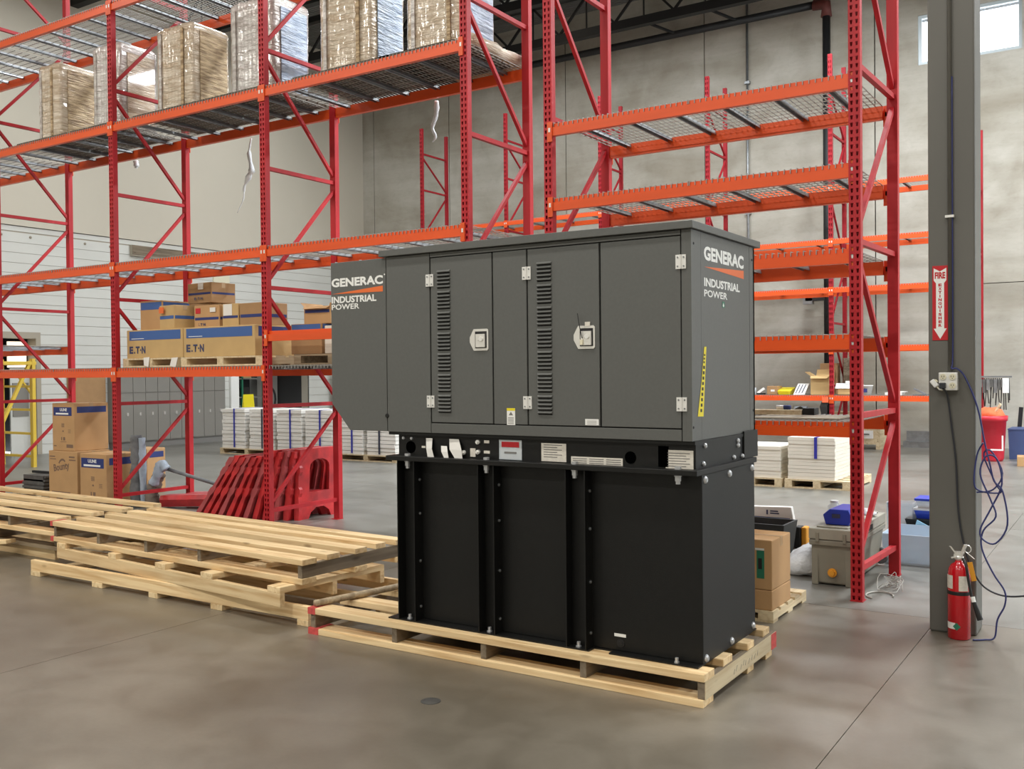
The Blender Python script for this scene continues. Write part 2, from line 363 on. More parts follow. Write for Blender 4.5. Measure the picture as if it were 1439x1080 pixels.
t1 = thing('soffit_shade', 'grey brown box standing in for the soffit shadow above the block wall behind the second bay', None); t1['kind'] = 'structure'  # raised dark box stands in for the shadow under the soffit
MB().box(XL+.003, XL+.10, 13.9, 17.6, 4.36, 4.61).build('shade_box', 'beige', t1)
MB().box(XL+.10, XL+.115, 13.9, 17.6, 4.39, 4.60).build('shade_face', 'wood_grey', t1)
t2 = thing('trim_2', 'pale vertical pilaster strip on the block wall', None); t2['kind'] = 'structure'
MB().box(XL+.003, XL+.05, 16.25, 16.75, 2.4, 4.55).build('pilaster', 'cream', t2)
MB().box(XL+.003, XL+.08, 16.72, 16.98, 0, 2.4).build('door_post', 'white_paint', t2)
# doorway at far left
d1 = structure('door_1', 'dark doorway with a lit window beside the yellow ladder')
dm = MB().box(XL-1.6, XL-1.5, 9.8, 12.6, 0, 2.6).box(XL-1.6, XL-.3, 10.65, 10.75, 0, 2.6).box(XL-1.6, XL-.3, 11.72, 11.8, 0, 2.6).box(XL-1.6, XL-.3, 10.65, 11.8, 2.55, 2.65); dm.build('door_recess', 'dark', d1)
MB().box(XL-.3, XL+.015, 10.75, 10.80, 0, 2.55).box(XL-.3, XL+.015, 11.62, 11.72, 0, 2.55).box(XL-.3, XL+.015, 10.80, 11.62, 2.42, 2.55).build('door_frame', 'beige', d1)
MB().box(XL-.28, XL-.24, 11.2, 11.62, 0, 1.8).build('door_leaf', 'block', d1)
MB().box(XL-.28, XL-.25, 11.16, 11.56, 1.82, 2.36).build('lit_pane', 'bright_room', d1)
MB().box(XL-.24, XL-.22, 11.24, 11.58, .8, 1.5).build('notice_panel', 'locker', d1)
# storage opening
d2 = structure('door_2', 'dark storage opening in the block wall right of the lockers')
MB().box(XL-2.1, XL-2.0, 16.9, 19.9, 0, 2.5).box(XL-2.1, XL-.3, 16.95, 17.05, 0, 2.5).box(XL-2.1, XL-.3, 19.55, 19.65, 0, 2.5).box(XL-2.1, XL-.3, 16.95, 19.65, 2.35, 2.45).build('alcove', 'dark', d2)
MB().box(XL-1.5, XL-1.2, 18.75, 19.5, 0, 2.3).build('grey_panel', 'locker', d2)
# ceiling deck, joists
ce = MB().box(XL-.5, 14, -11, YB+.5, ZC, ZC+.2).build('ceiling', 'roof'); ce['kind'] = 'structure'; ce['label'] = 'grey corrugated steel roof deck'
rib = MB()
for k in range(110): rib.box(XL, 14, 12+k*.09, 12.045+k*.09, ZC-.03, ZC)
rib.build('deck_rib', 'roof', ce)['kind'] = 'stuff'
for k, yj_ in enumerate((20.6, 18.2, 15.4, 12.6)):
    j = thing('roof_joist', ['black open web roof joist nearest the concrete wall', 'black roof joist one bay out from the concrete wall', 'black roof joist two bays out from the concrete wall', 'black roof joist farthest from the concrete wall'][k], 'joist', (-2.7, yj_, 9.6))
    MB().box(XL, 14, yj_-.09, yj_+.09, 9.6, 9.8).build('bottom_chord', 'black', j)
    MB().box(XL, 14, yj_-.08, yj_+.08, 10.58, ZC-.03).build('top_chord', 'black', j)
    wbm = MB(); x = XL
    while x < 13:
        wbm.bar((x, yj_, 9.8), (x+.75, yj_, 10.6), .05, .05); wbm.bar((x+.75, yj_, 10.6), (x+1.5, yj_, 9.8), .05, .05); wbm.bar((x+.75, yj_, 10.6), (x+.75, yj_, 9.8), .03, .03); x += 1.5
    wbm.build('web_rod', 'black', j)['kind'] = 'stuff'
pp = thing('sprinkler_pipe', 'black sprinkler main running along the wall and down behind the rear rack', 'pipe', (-5.73, 21.45, 0))
MB().tube([(XL+.05, 21.45, 9.55), (-5.85, 21.45, 9.55)], .085, 12).build('main_pipe', 'black', pp, True)
MB().tube([(-5.73, 21.45, 0), (-5.73, 21.45, 9.4)], .085, 12).build('riser', 'black', pp, True)
MB().tube([(-6.0, 21.45, 9.55), (-5.73, 21.45, 9.5), (-5.73, 21.45, 9.25)], .12, 12).build('elbow', 'rust', pp, True)
for x in (-13.2, -9.2, -7.7): MB().bar((x, 21.45, 9.55), (x-.55, 20.65, 9.75), .05, .05).build('hanger', 'black', pp)
MB().box(-6.2, -5.73, 21.38, 21.52, 3.12, 3.22).build('branch', 'black', pp); MB().box(-6.25, -6.05, 21.38, 21.52, 3.05, 3.38).build('valve', 'steel', pp)
cdt = thing('conduit_pipe', 'thin grey electrical conduit up the concrete wall', 'conduit', (-7.62, 21.8, 0))
MB().tube([(-7.62, 21.80, 0), (-7.62, 21.80, 10.6)], .028, 8).build('pipe', 'steel', cdt, True)
for z in (2.2, 5.2, 8.2): MB().box(-7.68, -7.56, 21.77, 21.849, z, z+.06).build('strap', 'steel', cdt)
cl = thing('ceiling_light', 'white fluorescent fixture hanging among the roof joists', 'light', (-12.0, 19.4, 10.2))
MB().box(-12.7, -11.3, 19.25, 19.55, 10.25, 10.37).build('housing', 'white_paint', cl)
for y in (19.33, 19.47): MB().box(-12.65, -11.35, y-.03, y+.03, 10.20, 10.25).build('tube', 'lamp', cl)
MB().bar((-12.5, 19.4, 10.37), (-12.5, 19.4, ZC), .02, .02).bar((-11.5, 19.4, 10.37), (-11.5, 19.4, ZC), .02, .02).build('hanger', 'black', cl)
wf = MB().box(XL-.5, 14, -11.4, -11, 0, ZC).build('wall_front', 'block'); wf['kind'] = 'structure'; wf['label'] = 'plain block wall behind the camera'
wr = structure('wall_right', 'concrete side wall with openings added to let daylight in, right of the photo')  # unseen wall, its openings placed to send daylight across the rear half
for a, b, c, d in ((-11, 10.5, 0, ZC), (15.2, 16.2, 0, ZC), (20.9, YB, 0, ZC), (10.5, 15.2, 5.2, ZC), (16.2, 20.9, 5.2, ZC)): MB().box(8.0, 8.3, a, b, c, d).build('wall_section', 'conc_wall', wr)
# ================================================================ RACKS
UW, UD = .08, .062
def upright_mb(H, x, y, sgn, pitch=.0508):
    """perforated C-channel: face at y (looking along -sgn*Y), webs go towards +sgn*Y"""
    b = MB(); n = int(H/pitch); F = lambda u, z: (x+u, y, z)
    a0, a1, c0, c1 = .012, .031, .049, .068
    for k in range(n):
        z = k*pitch; z1, z2, z3 = z+pitch*.24, z+pitch*.80, z+pitch
        for (l, r) in ((0, UW),):
            b.add([F(l, z), F(r, z), F(r, z1), F(l, z1)], [(0,1,2,3)]); b.add([F(l, z2), F(r, z2), F(r, z3), F(l, z3)], [(0,1,2,3)])
        t = .004
        for (l0, l1, r0, r1) in ((0, 0, a0+t, a0), (a1-t, a1, c0+t, c0), (c1-t, c1, UW, UW)):
            b.add([F(l0, z1), F(r0, z1), F(r1, z2), F(l1, z2)], [(0,1,2,3)])
    zt = n*pitch; yb = y + sgn*UD
    for u in (0, UW): b.add([(x+u, y, 0), (x+u, yb, 0), (x+u, yb, zt), (x+u, y, zt)], [(0,1,2,3)])
    for u0, u1 in ((0, UW),): b.add([(x+u0, yb, 0), (x+u1, yb, 0), (x+u1, yb, zt), (x+u0, yb, zt)], [(0,1,2,3)])
    return b
def rack_frame(x, yf, depth, H, label, group, mt='red', levels=None, dx=0, start_up=True, pitch=.0508):
    t = thing('rack_frame', label, 'rack frame', (x+UW/2, yf+depth/2, 0), 0, group)
    yr = yf + depth
    upright_mb(H, x, yf, 1, pitch).build('front_upright', mt, t)
    upright_mb(H, x+dx, yr, -1, pitch).build('rear_upright', mt, t)
    for yy, xx in ((yf, x), (yr-.09, x+dx)): MB().box(xx-.004, xx+UW+.004, yy-.004, yy+.094, 0, .006).build('foot_plate', mt, t)
    zs = [z for z in (levels or (.22, 1.30, 2.525, 3.755, 4.97, 6.2, 7.1)) if z < H]
    xc = x + UW/2; a, c = yf+UD-.01, yr-UD+.01
    for z in zs: MB().bar((xc, a, z), (xc+dx, c, z), .040, .040).build('strut', mt, t)
    for i in range(len(zs)-1):
        p, q = (zs[i]+.07, zs[i+1]-.09)
        fr_to_re = (i % 2 == 0)
        e = ((xc, a, p), (xc+dx, c, q)) if fr_to_re else ((xc+dx, c, p), (xc, a, q))
        MB().bar(e[0], e[1], .034, .034).build('brace', mt, t)
    return t
def shelf_rail(x0, x1, y, ztop, label, group, front=True, h=.105):
    s = 1 if front else -1; d = .045
    t = thing('shelf_rail', label, 'rack beam', ((x0+x1)/2, y+s*d/2, ztop-h), 0, group)
    poly = [(0, ztop-h), (s*d, ztop-h), (s*d, ztop), (s*.022, ztop), (s*.022, ztop-.034), (0, ztop-.034)]
    if s < 0: poly = poly[::-1]
    MB().prism(poly, lambda u, v, w: (w, y+u, v), x0, x1).build('rail', 'orange', t)
    for xx, sg in ((x0, 1), (x1, -1)):
        y0 = y - s*.012; ya, yb_ = sorted((y0, y0+s*.010))
        xa, xb = sorted((xx + sg*.004, xx - sg*.042))
        e = MB().box(xa, xb, ya, yb_, ztop-h-.05, ztop+.01).build('end_plate', 'orange', t)
        MB().box((xa+xb)/2-.009, (xa+xb)/2+.009, ya-.003 if s > 0 else ya, yb_ if s > 0 else yb_+.003, ztop-.075, ztop-.04).build('locking_pin', 'zinc', e)
    return t
DECK = {}
def wire_deck(x0, x1, y0, y1, z, label, group, dense=True):
    L_, D_ = x1-x0, y1-y0; key = (round(L_, 2), round(D_, 2), dense)
    if key in DECK:
        return copy_tree(DECK[key], (x0+L_/2, y0+D_/2, z), 0, label, group)
    t = thing('wire_deck', label, 'wire deck', (x0+L_/2, y0+D_/2, z), 0, group); DECK[key] = t
    b = MB(); r = .003; n = int(L_/(.045 if dense else .11)); m = int(D_/.10)
    for k in range(n+1):
        x = x0 + L_*k/n
        b.box(x-r, x+r, y0-.004, y1, z+.002, z+.002+2*r); b.box(x-r, x+r, y0-.008, y0-.002, z-.028, z+.002+2*r); b.box(x-r, x+r, y1+.002, y1+.008, z-.028, z+.002+2*r)
    for k in range(m+1):
        y = y0 + .02 + (D_-.04)*k/m; b.box(x0, x1, y-r, y+r, z-.0045, z+.002)
    b.build('wire_grid', 'wire', t)['kind'] = 'stuff'
    for k in range(3):
        x = x0 + L_*(.16 + .34*k)
        MB().prism([(-.028, -.034), (-.020, -.034), (-.016, -.008), (.016, -.008), (.020, -.034), (.028, -.034), (.022, -.0045), (-.022, -.0045)], lambda u, v, w: (x+u, w, z+v), y0+.026, y1-.026).build('support_channel', 'steel', t)
    return t
YF, RD = 7.01, 1.09; YR = YF + RD
FXS = [-15.15, -12.64, -10.15, -7.62, -5.07]
flab = ['red rack frame outside the left edge of the photo', 'red rack frame at the left edge of the photo beside the yellow ladder', 'red rack frame beside the floor cartons with navy labels',
        'red rack frame standing in front of the red plastic barriers', 'red rack frame rising behind the generator at the end of the loaded row']
for x, l in zip(FXS, flab): rack_frame(x, YF, RD, 7.4, l, 'frames of the loaded rack row', dx=.0)
rack_frame(-4.21, YF, RD, 7.4, 'red rack frame just right of the gap, holding the left end of the empty shelves', 'frames of the empty rack', dx=0)
rack_frame(-1.72, YF-.02, RD+.02, 7.4, 'red rack frame at the right end of the empty shelves, left of the grey column', 'frames of the empty rack', dx=.035)
bay = ['bay cut by the left photo edge', 'bay above the stacked brown cartons', 'bay above the red barriers', 'bay ending behind the generator']
lev = {5.99: 'topmost shelf', 4.585: 'wrapped load shelf', 2.945: 'empty middle shelf', 1.715: 'carton shelf'}
def bay_shelf(i, z, zr=None, zf=None, xs=FXS, bays=bay, lv=None, deckz=None, halves=2, grp='loaded rack row'):
    x0, x1 = xs[i]+UW+.001, xs[i+1]-.001
    nm = lv or lev[z]
    shelf_rail(x0, x1, YF, zf or z, 'orange front beam of the %s, %s' % (nm, bays[i]), 'front beams of the ' + grp)
    shelf_rail(x0, x1, YR, zr or z, 'orange rear beam of the %s, %s' % (nm, bays[i]), 'rear beams of the ' + grp, False)
    w = (x1-x0)/halves
    for k in range(halves):
        wire_deck(x0+k*w+.006, x0+(k+1)*w-.006, YF+.021, YR-.021, deckz or z, '%s wire deck of the %s, %s' % (['left', 'right'][k], nm, bays[i]), 'wire decks of the ' + grp)
for i in (0, 1, 2): bay_shelf(i, 5.99)
for i in (0, 1, 2, 3): bay_shelf(i, 4.585)
for i in (0, 1, 2, 3): bay_shelf(i, 2.945)
bay_shelf(0, 1.715, zr=2.04, zf=2.04, deckz=2.04)
bay_shelf(1, 1.715); bay_shelf(2, 1.715)
bay_shelf(3, 1.715, zf=2.075)
EX = [-4.21, -1.72]
for z, nm in ((3.70, 'top empty shelf'), (3.075, 'second empty shelf down'), (2.475, 'third empty shelf down'), (1.872, 'fourth empty shelf down'), (1.252, 'lowest shelf')):
    bay_shelf(0, z, xs=EX, bays=['rack left of the grey column'], lv=nm, grp='empty rack')
# rear row by the concrete wall
YF2 = 19.2
RXS = [-15.15, -12.64, -10.13, -7.62, -5.11, -2.6]
rl = ['leftmost rear row frame by the concrete wall, its top showing above the middle shelf', 'rear row frame seen between the two tall posts behind the generator', 'rear row frame by the wall, just left of the empty shelves',
      'rear row frame by the wall, seen through the middle of the empty shelves', 'rear row frame standing right in front of the black riser pipe', 'shorter rear row frame half hidden by the grey column']
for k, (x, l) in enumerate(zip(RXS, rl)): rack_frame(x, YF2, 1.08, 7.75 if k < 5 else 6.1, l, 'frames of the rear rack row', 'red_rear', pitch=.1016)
rbay = ['first bay from the corner', 'second bay from the corner', 'third bay from the corner', 'bay left of the black riser', 'bay right of the black riser']
YF_, YR_ = YF, YR
YF, YR = YF2, YF2+1.08
for i in range(5):
    for z, nm in ((5.19, 'rear row upper level'), (4.15, 'rear row second level'), (3.21, 'rear row third level'), (2.07, 'rear row fourth level'), (1.115, 'rear row lowest level')):
        if i < 3 and z < 5: continue
        bay_shelf(i, z, xs=RXS, bays=rbay, lv=nm, halves=1, grp='rear rack row')
YF, YR = YF_, YR_
# ================================================================ PALLETS
def rot_thing(name, label, cat, corner, ang, group=None): return thing(name, label, cat, corner, ang, group)
def long_pallet(label, corner, ang, L, decks, W, stringers, fresh=True, paint=(), group='long wooden pallets', deckmats=('wood', 'wood_y'), smat='wood_grey', bottoms=None, pw=.05):
    t = rot_thing('wooden_pallet', label, 'pallet', corner, ang, group); MWt = MW[t.name]
    def P(mb, name, m, par=t, bevel=.003):
        mb.v = [tuple(MWt @ Vector(v)) for v in mb.v]; return mb.build(name, m, par, bevel=bevel)
    for k, (a, b) in enumerate(decks):
        o = P(MB().box(0 if k % 2 == 0 else -.008, L-(.0, .012, .004, .02, .008)[k % 5], a, b, .126, .164), 'deck_board', deckmats[0])
        for e in paint:
            if k == 0: P(MB().box((-.012 if e == 0 else L+.001), (pw if e == 0 else L+.004), a-.002, b+.001, .125, .1655), 'paint_mark', 'pink', o, 0)
    for k, x in enumerate(stringers):
        P(MB().box(x, x+(.038 if 0 < k < len(stringers)-1 else .04), .012, W-.004, .038, .126), 'stringer', smat)
    for k, (a, b) in enumerate(bottoms or (decks[0], decks[len(decks)//2], decks[-1])):
        o = P(MB().box(.0, L-.006, a, b, 0, .038), 'bottom_board', deckmats[0])
        for e in paint:
            if k == 0: P(MB().box(-.01, pw*1.5, a-.002, b+.001, -.0, .0395), 'paint_mark', 'pink', o, 0)
    return t
GP = long_pallet('long fresh pine pallet carrying the generator, red paint on its corners', (-4.39, 4.40, 0), 0, 2.62, [(0, .135), (.285, .417), (.625, .727), (.925, 1.035)], 1.09,
                 [.0, .66, 1.30, 1.93, 2.58], paint=(0,))
MB().box(-1.772, -1.769, 4.412, 5.486, .038, .1259).build('end_face_board', 'wood_pale', GP)
MB().box(-1.769, -1.7675, 5.40, 5.488, .038, .1262).build('paint_mark', 'pink', GP)
pm = MB()
for k, (dy, dz) in enumerate(((0, .0), (.03, .01), (.10, .0), (.135, .012), (.17, .004), (.22, .0), (.27, .006), (.31, .002), (.36, .008))):
    pm.bar((-1.7684, 4.80+dy, .060+dz), (-1.7684, 4.812+dy+.01*(k % 2), .085+dz), .0006, .004, up=(0, 1, 0))
pm.build('faint_stamp', 'ink_grey', GP)['kind'] = 'stuff'
bt = thing('timber_bar', 'weathered grey timber bar lying across the left end of the generator pallet', 'timber', (-4.2, 4.8, .164))
MB().tube([(-4.37, 4.43, .186), (-4.25, 4.9, .19), (-4.12, 5.42, .194)], .022, 8).build('bar', 'wood_grey_x', bt, True)
def ladder_pallet(label, corner, ang, L, W, feet, tops, hs, endcap=False, group='long wooden pallets'):
    t = rot_thing('wooden_pallet', label, 'pallet', corner, ang, group); MWt = MW[t.name]
    def P(mb, name, m, par=t, bevel=.003):
        mb.v = [tuple(MWt @ Vector(v)) for v in mb.v]; return mb.build(name, m, par, bevel=bevel)
    z0 = .04 if feet else 0
    for y in (0, W/2-.02, W-.04): P(MB().box(.0, L, y, y+.04, z0, z0+hs), 'stringer', 'wood')
    for a, b in feet: P(MB().box(a, b, -.002, W, 0, .04), 'foot_board', 'wood_y')
    for a, b in tops: P(MB().box(a, b, .0, W, z0+hs, z0+hs+.04), 'cross_board', 'wood_y')
    return t
ladder_pallet('bottom pallet of the middle stack, pale boards on edge with short feet on the floor', (-7.65, 4.51, 0), 0, 3.14, .97, [(0, .13), (.83, .96), (1.52, 1.62), (2.2, 2.32), (3.04, 3.14)], [], .089)
ladder_pallet('skewed pallet in the middle of the stack, its right end jutting toward the camera', (-7.53, 4.665, .13), -math.radians(5.2), 2.89, .93, [], [(0, .13), (.80, .91), (1.45, 1.58), (2.02, 2.16), (2.76, 2.89)], .088)
long_pallet('topmost pallet of the middle stack with bright planks and grey cross stringers', (-7.63, 4.68, .26), -math.radians(3.0), 3.07, [(0, .125), (.225, .345), (.48, .595), (.70, .80), (.89, 1.0)], .93,
            [.02, .66, 1.30, 1.95, 3.01], paint=(0,), pw=.022)
# far-left stack
long_pallet('top pallet of the far left stack, weathered front plank and brown boards', (-10.75, 4.86, .262), -math.radians(1), 3.0, [(0, .13), (.33, .45), (.62, .74), (.96, 1.05)], 1.06,
            [.02, .8, 1.6, 2.2, 2.93], smat='wood_grey', deckmats=('wood', 'wood_y'))
long_pallet('middle pallet of the far left stack, weathered grey boards', (-10.95, 4.95, .0985), 0, 3.02, [(0, .12), (.5, .62), (.95, 1.05)], 1.05, [.02, 1.0, 2.0, 2.9], deckmats=('wood_grey_x', 'wood_grey'), smat='wood_grey')
b3 = ladder_pallet('bottom pallet of the far left stack, dirty grey, hard on the floor', (-11.0, 5.0, 0), 0, 2.9, 1.0, [], [], .097)
sc_ = thing('broken_board', 'splintered yellow board leaning out of the far left pallet stack', 'timber', (-8.9, 4.7, 0))
MB().bar((-9.6, 4.60, .05), (-8.55, 4.86, .15), .11, .035).build('plank', 'wood', sc_, bevel=.004)
MB().bar((-9.3, 4.57, .04), (-8.65, 4.75, .05), .07, .06).build('offcut', 'wood_grey_x', sc_)
# small square pallets
SPAL = {}
def small_pallet(label, x0, x1, y0, y1, z0, h=.12, m='wood_pale', group='small square pallets'):
    t = thing('square_pallet', label, 'pallet', ((x0+x1)/2, (y0+y1)/2, z0), 0, group)
    dx, dy = x1-x0, y1-y0
    for k in range(5):
        a = y0 + dy*k*.2125; MB().box(x0, x1, a, a+dy*.15, z0+h-.018, z0+h).build('deck_board', m, t)
    for k in range(3):
        a = x0 + (dx-.10)*k/2; MB().box(a, a+.10, y0, y1, z0+.018, z0+h-.018).build('stringer', m, t)
        a = y0 + (dy-.1)*k/2; MB().box(x0, x1, a, a+.1, z0, z0+.018).build('bottom_board', m, t)
    return t
# ================================================================ GENERATOR
G = thing('generator', 'dark grey standby generator on a black fuel tank, standing on the long pallet', 'generator', (-2.8, 4.9, .164))
ZT = 1.112
MB().box(-3.715, -1.826, 4.53, 5.30, .172, ZT).build('fuel_tank', 'tank', G, bevel=.004)
MB().box(-3.79, -2.43, 4.455, 5.33, .1645, .172).box(-2.43, -2.32, 4.52, 5.33, .1645, .172).box(-2.32, -1.83, 4.47, 5.33, .1645, .172).build('base_plate', 'tank', G)
for xa, xb in ((-3.713, -3.583), (-3.132, -3.02), (-2.566, -2.445)):
    rb = MB().box(xa, xa+.006, 4.455, 4.53, .172, ZT).box(xb-.006, xb, 4.455, 4.53, .172, ZT).box(xa+.006, xb-.006, 4.520, 4.5295, .172, ZT).build('tank_rib', 'tank', G)
    for z in (.25, .52, .80, 1.0): MB().lathe([(.009, 0), (.009, .006), (.004, .009)], (xb, 4.505, z), 8, axis='x').build('rib_bolt', 'steel', rb)
    for z, y in ((.172, 4.475), ): MB().lathe([(.016, z), (.016, z+.008), (.01, z+.008), (.01, z+.028)], ((xa+xb)/2, y+.01, 0), 8).build('anchor_nut', 'bolt', rb)
MB().lathe([(.013, .172), (.013, .18), (.009, .18), (.009, .198)], (-1.95, 4.49, 0), 8).build('anchor_nut', 'bolt', G)
MB().box(-3.79, -1.818, 4.445, 5.32, ZT, ZT+.028).build('tank_flange', 'tank', G, bevel=.003)
for x in (-3.645, -3.08, -2.515, -1.93):
    MB().lathe([(.012, ZT-.045), (.012, ZT-.03), (.016, ZT-.03), (.016, ZT-.006), (.02, ZT-.006), (.02, ZT-.0005)], (x, 4.475, 0), 8).build('flange_nut', 'bolt', G); MB().lathe([(.018, ZT+.0285), (.018, ZT+.042)], (x, 4.475, 0), 8).build('flange_bolt', 'bolt', G)
for y, z in ((4.563, 1.085), (4.90, 1.085), (5.25, 1.085), (4.565, .195), (4.92, .198), (5.255, .205)):
    MB().lathe([(.02, 0), (.019, .006), (.012, .013)], (-1.8255, y, z), 10, axis='x').build('tank_bolt', 'bolt', G)
# skid rail between tank and enclosure
SK = MB().box(-3.74, -1.85, 4.51, 5.28, ZT+.028, 1.262).build('skid_rail', 'tank', G)
MB().box(-3.80, -1.845, 4.49, 5.36, 1.262, 1.279).build('skid_top_flange', 'tank', G)
MB().box(-1.849, -1.84, 5.18, 5.40, ZT+.028, 1.29).box(-1.86, -1.849, 5.28, 5.40, ZT+.028, 1.29).build('corner_bracket', 'tank', G)
for y, z in ((4.60, 1.16), (5.03, 1.16), (5.16, 1.157), (5.095, 1.245), (5.095, 1.22), (4.62, 1.25)):
    MB().lathe([(.014, 0), (.013, .007), (.008, .012)], (-1.848 if y < 5.18 else -1.839, y, z), 8, axis='x').build('skid_bolt', 'bolt', SK)
for x, z, r in ((-3.648, 1.19, .036), (-2.206, 1.185, .032), (-2.14, 1.19, .0)):
    if r: MB().lathe([(r, 0), (r, .002)], (x, 4.5095, z), 16, axis='-y').build('lifting_hole', 'void', SK)
MB().box(-2.05, -1.995, 4.507, 4.5098, 1.145, 1.25).build('cable_slot', 'void', SK)
for x, z in ((-3.702, 1.243), (-3.64, 1.242)): MB().lathe([(.011, 0), (.008, .008)], (x, 4.5095, z), 8, axis='-y').build('rail_screw', 'bolt', SK)
for x, z in ((-3.258, 1.172), (-3.158, 1.235), (-3.158, 1.178)): MB().lathe([(.013, 0), (.013, .012), (.007, .012), (.007, .022)], (x, 4.5095, z), 10, axis='-y').build('hose_fitting', 'zinc', SK)
for (a, b, c, d) in ((-3.565, -3.538, 1.188, 1.20), (-3.214, -3.178, 1.150, 1.198), (-3.118, -3.083, 1.230, 1.246), (-3.120, -3.080, 1.172, 1.188), (-3.01, -2.87, 1.148, 1.25), (-2.74, -2.585, 1.145, 1.243), (-2.555, -2.25, 1.125, 1.178), (-2.01, -1.862, 1.128, 1.232)):
    lb = MB().box(a, b, 4.5072, 4.5096, c, d).build('paper_label', 'label', SK)
MB().box(-3.015, -2.865, 4.5058, 4.5070, 1.144, 1.254).build('label_pouch', 'plastic_clear', SK)
MB().box(-2.998, -2.882, 4.5048, 4.5057, 1.213, 1.243).build('label_header', 'sign_red', SK)
lt = MB()
for r_ in range(6):
    z = 1.232 - r_*.013; lt.box(-2.725, -2.61 - (.03 if r_ % 2 else 0), 4.5066, 4.5071, z, z+.004)
for c_ in range(3):
    for r_ in range(4): lt.box(-2.545+c_*.1, -2.46+c_*.1, 4.5066, 4.5071, 1.133+r_*.011, 1.137+r_*.011)
for r_ in range(6): lt.box(-2.0, -1.90+.02*(r_ % 2), 4.5066, 4.5071, 1.15+r_*.013, 1.154+r_*.013)
lt.box(-1.915, -1.866, 4.5066, 4.5071, 1.131, 1.138); lt.box(-2.98, -2.90, 4.5048, 4.5057, 1.178, 1.188)
lt.build('fine_print', 'ink_grey', SK)['kind'] = 'stuff'
# three loose paper tags
for k, (x, w, a) in enumerate(((-3.53, .05, .0), (-3.42, .045, .01), (-3.36, .07, .02))):
    z1, z0 = (1.247, 1.128) if k != 1 else (1.205, 1.140)
    MB().add([(x, 4.505, z1), (x+w, 4.502, z1), (x+w*1.15+a, 4.485, (z0+z1)/2), (x+w*1.6, 4.480, z0), (x+w*.6+a, 4.482, z0), (x+.012, 4.49, (z0+z1)/2)], [(0,1,2,5), (5,2,3,4)]).build('hanging_tag', 'paper', SK)
# enclosure
Y0 = 4.48
MB().box(-3.795, -1.862, Y0+.014, 5.395, 1.28, 2.318).build('enclosure_core', 'gen_dark', G)
def pan(name, x0, x1, z0, z1, y0=Y0): return MB().box(x0, x1, y0, y0+.03, z0, z1).build(name, 'gen', G, bevel=.0015)
pan('left_panel', -3.799, -3.474, 1.28, 2.322)
pan('centre_panel', -3.028, -2.810, 1.342, 2.294)
pan('top_rail', -3.470, -1.911, 2.299, 2.322); pan('bottom_rail', -3.470, -1.911, 1.28, 1.336)
MB().box(-1.906, -1.8862, Y0, Y0+.03, 1.28, 2.322).box(-1.886, -1.855, Y0, 4.603, 1.28, 2.322).build('corner_post', 'gen', G)
MB().box(-1.885, -1.8555, 4.606, 5.318, 1.28, 2.322).build('end_panel', 'gen', G)
MB().box(-1.886, -1.855, 5.321, 5.40, 1.28, 2.322).build('rear_post', 'gen', G)
MB().box(-3.799, -1.855, 5.38, 5.40, 1.28, 2.322).build('rear_panel', 'gen', G)
MB().prism([(-3.838, 2.325), (-1.838, 2.325), (-1.838, 2.362), (-2.8, 2.368), (-3.838, 2.362)], lambda u, v, w: (u, w, v), 4.455, 5.46).build('roof', 'gen', G, bevel=.002)
MB().box(-3.79, -1.86, 4.49, 5.395, 2.322, 2.325).build('roof_gasket', 'gen_dark', G)
# air scoop on the left end
MB().prism([(-4.249, 2.318), (-4.249, 1.442), (-4.103, 1.281), (-3.804, 1.281), (-3.804, 2.320)], lambda u, v, w: (u, w, v), Y0, 5.38).build('intake_scoop', 'gen', G, bevel=.002)
for x in (-4.22, -4.02, -3.82): MB().lathe([(.008, 0), (.008, .006)], (x, Y0+.02, 2.3185), 8).build('scoop_screw', 'bolt', G)
MB().lathe([(.014, 0), (.012, .006)], (-3.803, Y0, 1.375), 10, axis='-y').build('seam_plug', 'gen_dark', G)
for y, z in ((4.51, 2.255), (4.495, 1.348), (5.36, 2.25), (5.37, 1.40)): MB().lathe([(.007, 0), (.006, .003)], (-1.8555, y, z), 8, axis='x').build('panel_screw', 'gen_dark', G)
